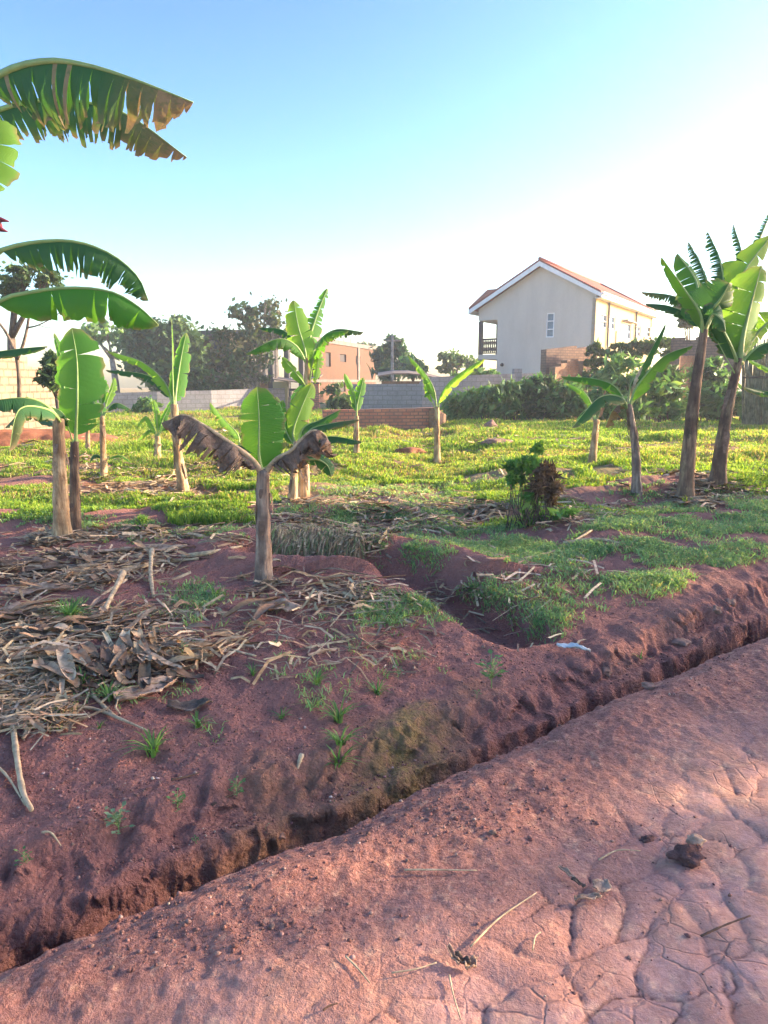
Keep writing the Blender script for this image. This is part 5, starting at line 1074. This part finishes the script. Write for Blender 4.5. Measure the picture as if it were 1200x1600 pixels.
def weed(label, px, py, hpx, nb, kind='grass', col_=0, group='small weeds on the bare soil', spread=1.):
    g = G(px, py); k = g.y / FPX / CP; rs = np.random.RandomState(int(px) * 7 + int(py)); h = hpx * k * (1.3 if kind == 'grass' else 1.15)
    root = empty('weed' if kind != 'grass' else 'grass_tuft', g, 0, label, 'weed' if kind != 'grass' else 'grass tuft', group)
    if kind == 'grass':
        n = nb; V = []; F = []
        for i in range(n):
            a = rs.rand() * 6.28; d = np.array([math.cos(a), math.sin(a), 0]); s = np.array([-d[1], d[0], 0]) * h * .045; le = rs.uniform(.4, 1.4) * spread; hh = h * rs.uniform(.5, 1.1); o = d * rs.rand() * h * .18; b = len(V)
            for t in (0, .35, .7): c = o + d * hh * le * t * t + np.array([0, 0, hh * t * (1 - .35 * t * le)]); V += [c - s * (1 - t * .6), c + s * (1 - t * .6)]
            V.append(o + d * hh * le + np.array([0, 0, hh * max(.12, (1 - .45 * le))])); F += [(b, b + 1, b + 3, b + 2), (b + 2, b + 3, b + 5, b + 4)]; F.append((b + 4, b + 5, b + 6))
        V = np.array(V); f4 = np.array([f for f in F if len(f) == 4]); f3 = np.array([f for f in F if len(f) == 3]); c = pal(n, [(.12, .25, .07), (.09, .20, .07), (.18, .30, .08)], rs)
        link('blades', np_mesh('blades', V, [f4, f3], colors=np.repeat(c, 7, 0)), M['blade'], root)
    else:
        V = []; F = []; m = MB(); n = nb
        for i in range(n):
            a = rs.rand() * 6.28; z = h * rs.uniform(.25, 1.); d = Vector((math.cos(a), math.sin(a), rs.uniform(-.1, .5))); c = Vector((0, 0, z)) + d * h * rs.uniform(.12, .35); m.tube([Vector((0, 0, z * .7)), c], [h * .012, h * .008], 4); s = Vector((-math.sin(a), math.cos(a), rs.uniform(-.3, .3))) * h * .09; L = d * h * rs.uniform(.14, .26); b = len(V)
            V += [tuple(c), tuple(c + L * .5 + s), tuple(c + L), tuple(c + L * .5 - s)]; F.append((b, b + 1, b + 2, b + 3))
        m.tube([(0, 0, -.01), (0, 0, h * .8)], [h * .02, h * .012], 5)
        colr = [[(.10, .22, .08), (.15, .28, .10)], [(.18, .28, .17), (.24, .34, .2)]][col_]
        link('leaves', np_mesh('leaves', np.array(V), [np.array(F)], colors=np.repeat(pal(n, colr, rs), 4, 0), smooth=False), M['blade'], root); m.build('stem', M['rib'], root, True)
for a in [('large grass tuft at the top of the bare bank below the heap', 240, 1180, 42, 26), ('bright grass tuft in the heap left of centre', 110, 970, 34, 60), ('grass tuft among the dead leaves, second row', 170, 1095, 30, 45), ('tuft beside the large one at the heap foot', 308, 1136, 24, 26), ('little tuft at the base of the thick stalk', 130, 1072, 28, 26),
          ('pale tuft on the bare soil centre, above the ditch', 495, 1070, 26, 18), ('wide sprawling tuft right of centre above the ditch', 590, 1085, 24, 20), ('topmost tuft of the green strip on the ditch wall', 530, 1128, 34, 26), ('middle tuft of the green strip on the ditch wall', 532, 1165, 34, 26), ('lowest tuft of the green strip on the ditch wall', 528, 1198, 34, 24),
          ('tiny star shaped tuft left of the large one', 155, 1138, 14, 12), ('small tuft on soil above the long dark twig', 440, 1122, 18, 18), ('small tuft right of the mulch in the bare soil', 395, 1055, 20, 14), ('slim tuft by the white scrap', 1000, 1030, 18, 10), ('tuft on soil below the near grey trunk', 338, 935, 24, 20), ('small tuft on the far left soil under the heap', 90, 1120, 16, 10)]:
    weed(a[0], a[1], a[2], a[3], a[4], 'grass')
for a in [('leafy weed at the foot of the long dark twig', 370, 1248, 28, 22, 0), ('pale spindly weed on the lower left bank', 186, 1305, 42, 30, 1), ('weed with broad leaves left of the dark twig', 278, 1272, 32, 24, 0), ('lone green weed at the far left bank', 38, 1350, 28, 18, 0), ('small green weed inside the ditch, left of centre', 306, 1322, 14, 14, 0), ('green seedling at the ditch bottom near the road edge', 412, 1330, 16, 14, 0),
          ('seedling deeper in the ditch beside the twig end', 520, 1272, 12, 12, 0), ('dark leafy plant hanging on the bank at centre right', 768, 1075, 46, 30, 0), ('small weed below the dark leafy plant', 745, 1092, 14, 10, 0), ('pale weed on the ditch slope centre', 415, 1305, 14, 12, 1), ('light weed above the grass strip', 622, 1062, 20, 16, 1), ('grey green weed beside the mulch leaves', 285, 1030, 24, 20, 1)]:
    weed(a[0], a[1], a[2], a[3], a[4], 'weed', a[5], 'leafy weeds on the bank')
# dry brown bush with green weeds in mid field
tree('dry brown shrub with twiggy top in mid field', [(848, 744, 17, 19), (860, 770, 11, 20), (838, 760, 9, 12)], 7.45, 850, 1100, .024, [(.17, .11, .075), (.26, .18, .125), (.11, .075, .055)], .02, 'shrub', 'dry_shrub', None, .8, nolimb=True, long=2.8)
tree('green leafy weed clump around the dry brown shrub', [(823, 722, 15, 14), (808, 748, 13, 15), (826, 775, 15, 20), (836, 806, 24, 18), (868, 815, 26, 12), (797, 730, 8, 8), (890, 806, 12, 10), (842, 700, 8, 7)], 7.5, 835, 3200, .030, [(.10, .23, .05), (.15, .30, .06), (.22, .36, .07)], .02, 'weeds', 'weed_clump', None, .9, nolimb=True, long=1.5)
# stones, scraps
for a in [('lichen coloured flat stone on soil left of the grey trunk', 338, 928, 34, 1, .35), ('pale stone on the right bank top', 1140, 933, 24, 2, .6), ('round stone on the bank below the white scrap', 948, 1052, 24, 3, .5), ('pale stone embedded in the road edge, left', 318, 1366, 30, 4, .5), ('stone on the road edge near the ditch bend', 755, 1012, 8, 5, .6), ('flat pale stone at the road edge by the right bank', 1060, 1052, 34, 6, .25),
          ('pale stone in the road edge beside the round stone', 1015, 1073, 26, 7, .3), ('stone chip on the road edge centre left', 438, 1322, 18, 8, .5), ('small pale pebble on loose gravel', 425, 1448, 12, 9, .5), ('second pebble on loose gravel, lower left', 175, 1512, 9, 10, .5), ('small brown pebble at the road centre', 770, 1302, 14, 11, .5), ('pebble on the upper road by the gravel', 636, 1345, 7, 12, .6), ('clod on the bank face at right', 1115, 965, 22, 13, .6),
          ('clod at the foot of the right bank', 985, 1075, 18, 14, .6)]:
    rock('stone', a[0], a[1], a[2], a[3], 'stone', 'stone', 'loose stones', a[5], a[3] * .7, a[4], .75, .3, .5)
dry_leaf('torn white plastic scrap on the right bank', 895, 1022, 16, 52, -.35, 'plastic', .5, 40, 'plastic_scrap', 'plastic scrap', None, .07)
clodm = m_simple('dark_clod', (.16, .08, .07), .95, .5, 40, .9, .02); M['clod'] = clodm
rock('earth_clod', 'dark crumbly clod under the pale lump on the road', 1073, 1344, 50, 'clod', 'clod', None, .5, seed=31, amp=.4, lift=.75)
rock('dry_lump', 'pale fibrous lump on the dark clod on the road', 1086, 1326, 28, 'pale', 'clod', None, .5, seed=33, amp=.35, lift=2.6)
rock('earth_clod', 'small dark clod left of the pale lump on the road', 1012, 1312, 26, 'clod', 'clod', None, .35, .3, 35, .5, .4)
GR = 'dry leaves on the road'
dry_leaf('upright pink brown leaf in the folded pair on the road', 940, 1392, 30, 40, 1.2, 'pale', .35, 51, 'fallen_leaf', 'fallen leaf', GR)
dry_leaf('flat folded leaf left of the pink brown one', 918, 1410, 14, 46, .1, 'pale', .8, 52, 'fallen_leaf', 'fallen leaf', GR)
dry_leaf('narrow pale leaf pointing up left on the road', 885, 1370, 9, 34, -1.0, 'pale', .9, 53, 'fallen_leaf', 'fallen leaf', GR)
dry_leaf('dark narrow leaf tip behind the pale one on the road', 903, 1386, 8, 26, -.7, 'dead', .9, 54, 'fallen_leaf', 'fallen leaf', GR)
dry_leaf('tall curled petal of the shrivelled leaf cluster', 708, 1502, 9, 44, -1.2, 'pale', 1.2, 55, 'fallen_leaf', 'fallen leaf', GR)
dry_leaf('grey curled petal on the right of the leaf cluster', 736, 1518, 16, 30, .9, 'pale', 1.0, 56, 'fallen_leaf', 'fallen leaf', GR)
dry_leaf('dark centre of the shrivelled leaf cluster', 722, 1512, 16, 30, -.5, 'dead', 1.2, 57, 'fallen_leaf', 'fallen leaf', GR)
hz = N('haze_air'); hz.n.remove(hz.b); pv = hz.new('VolumePrincipled'); pv.inputs['Color'].default_value = (.86, .92, 1, 1); pv.inputs['Density'].default_value = .0015; pv.inputs['Anisotropy'].default_value = .3; hz.l.new(pv.outputs[0], hz.out.inputs['Volume'])
m = MB(); m.box(-151, 151, -31, 195, -2.8, 13); tag(m.build('haze', hz.m), 'thin pale morning haze over the plot', kind='stuff')
print('polys', sum(len(m.polygons) for m in bpy.data.meshes))
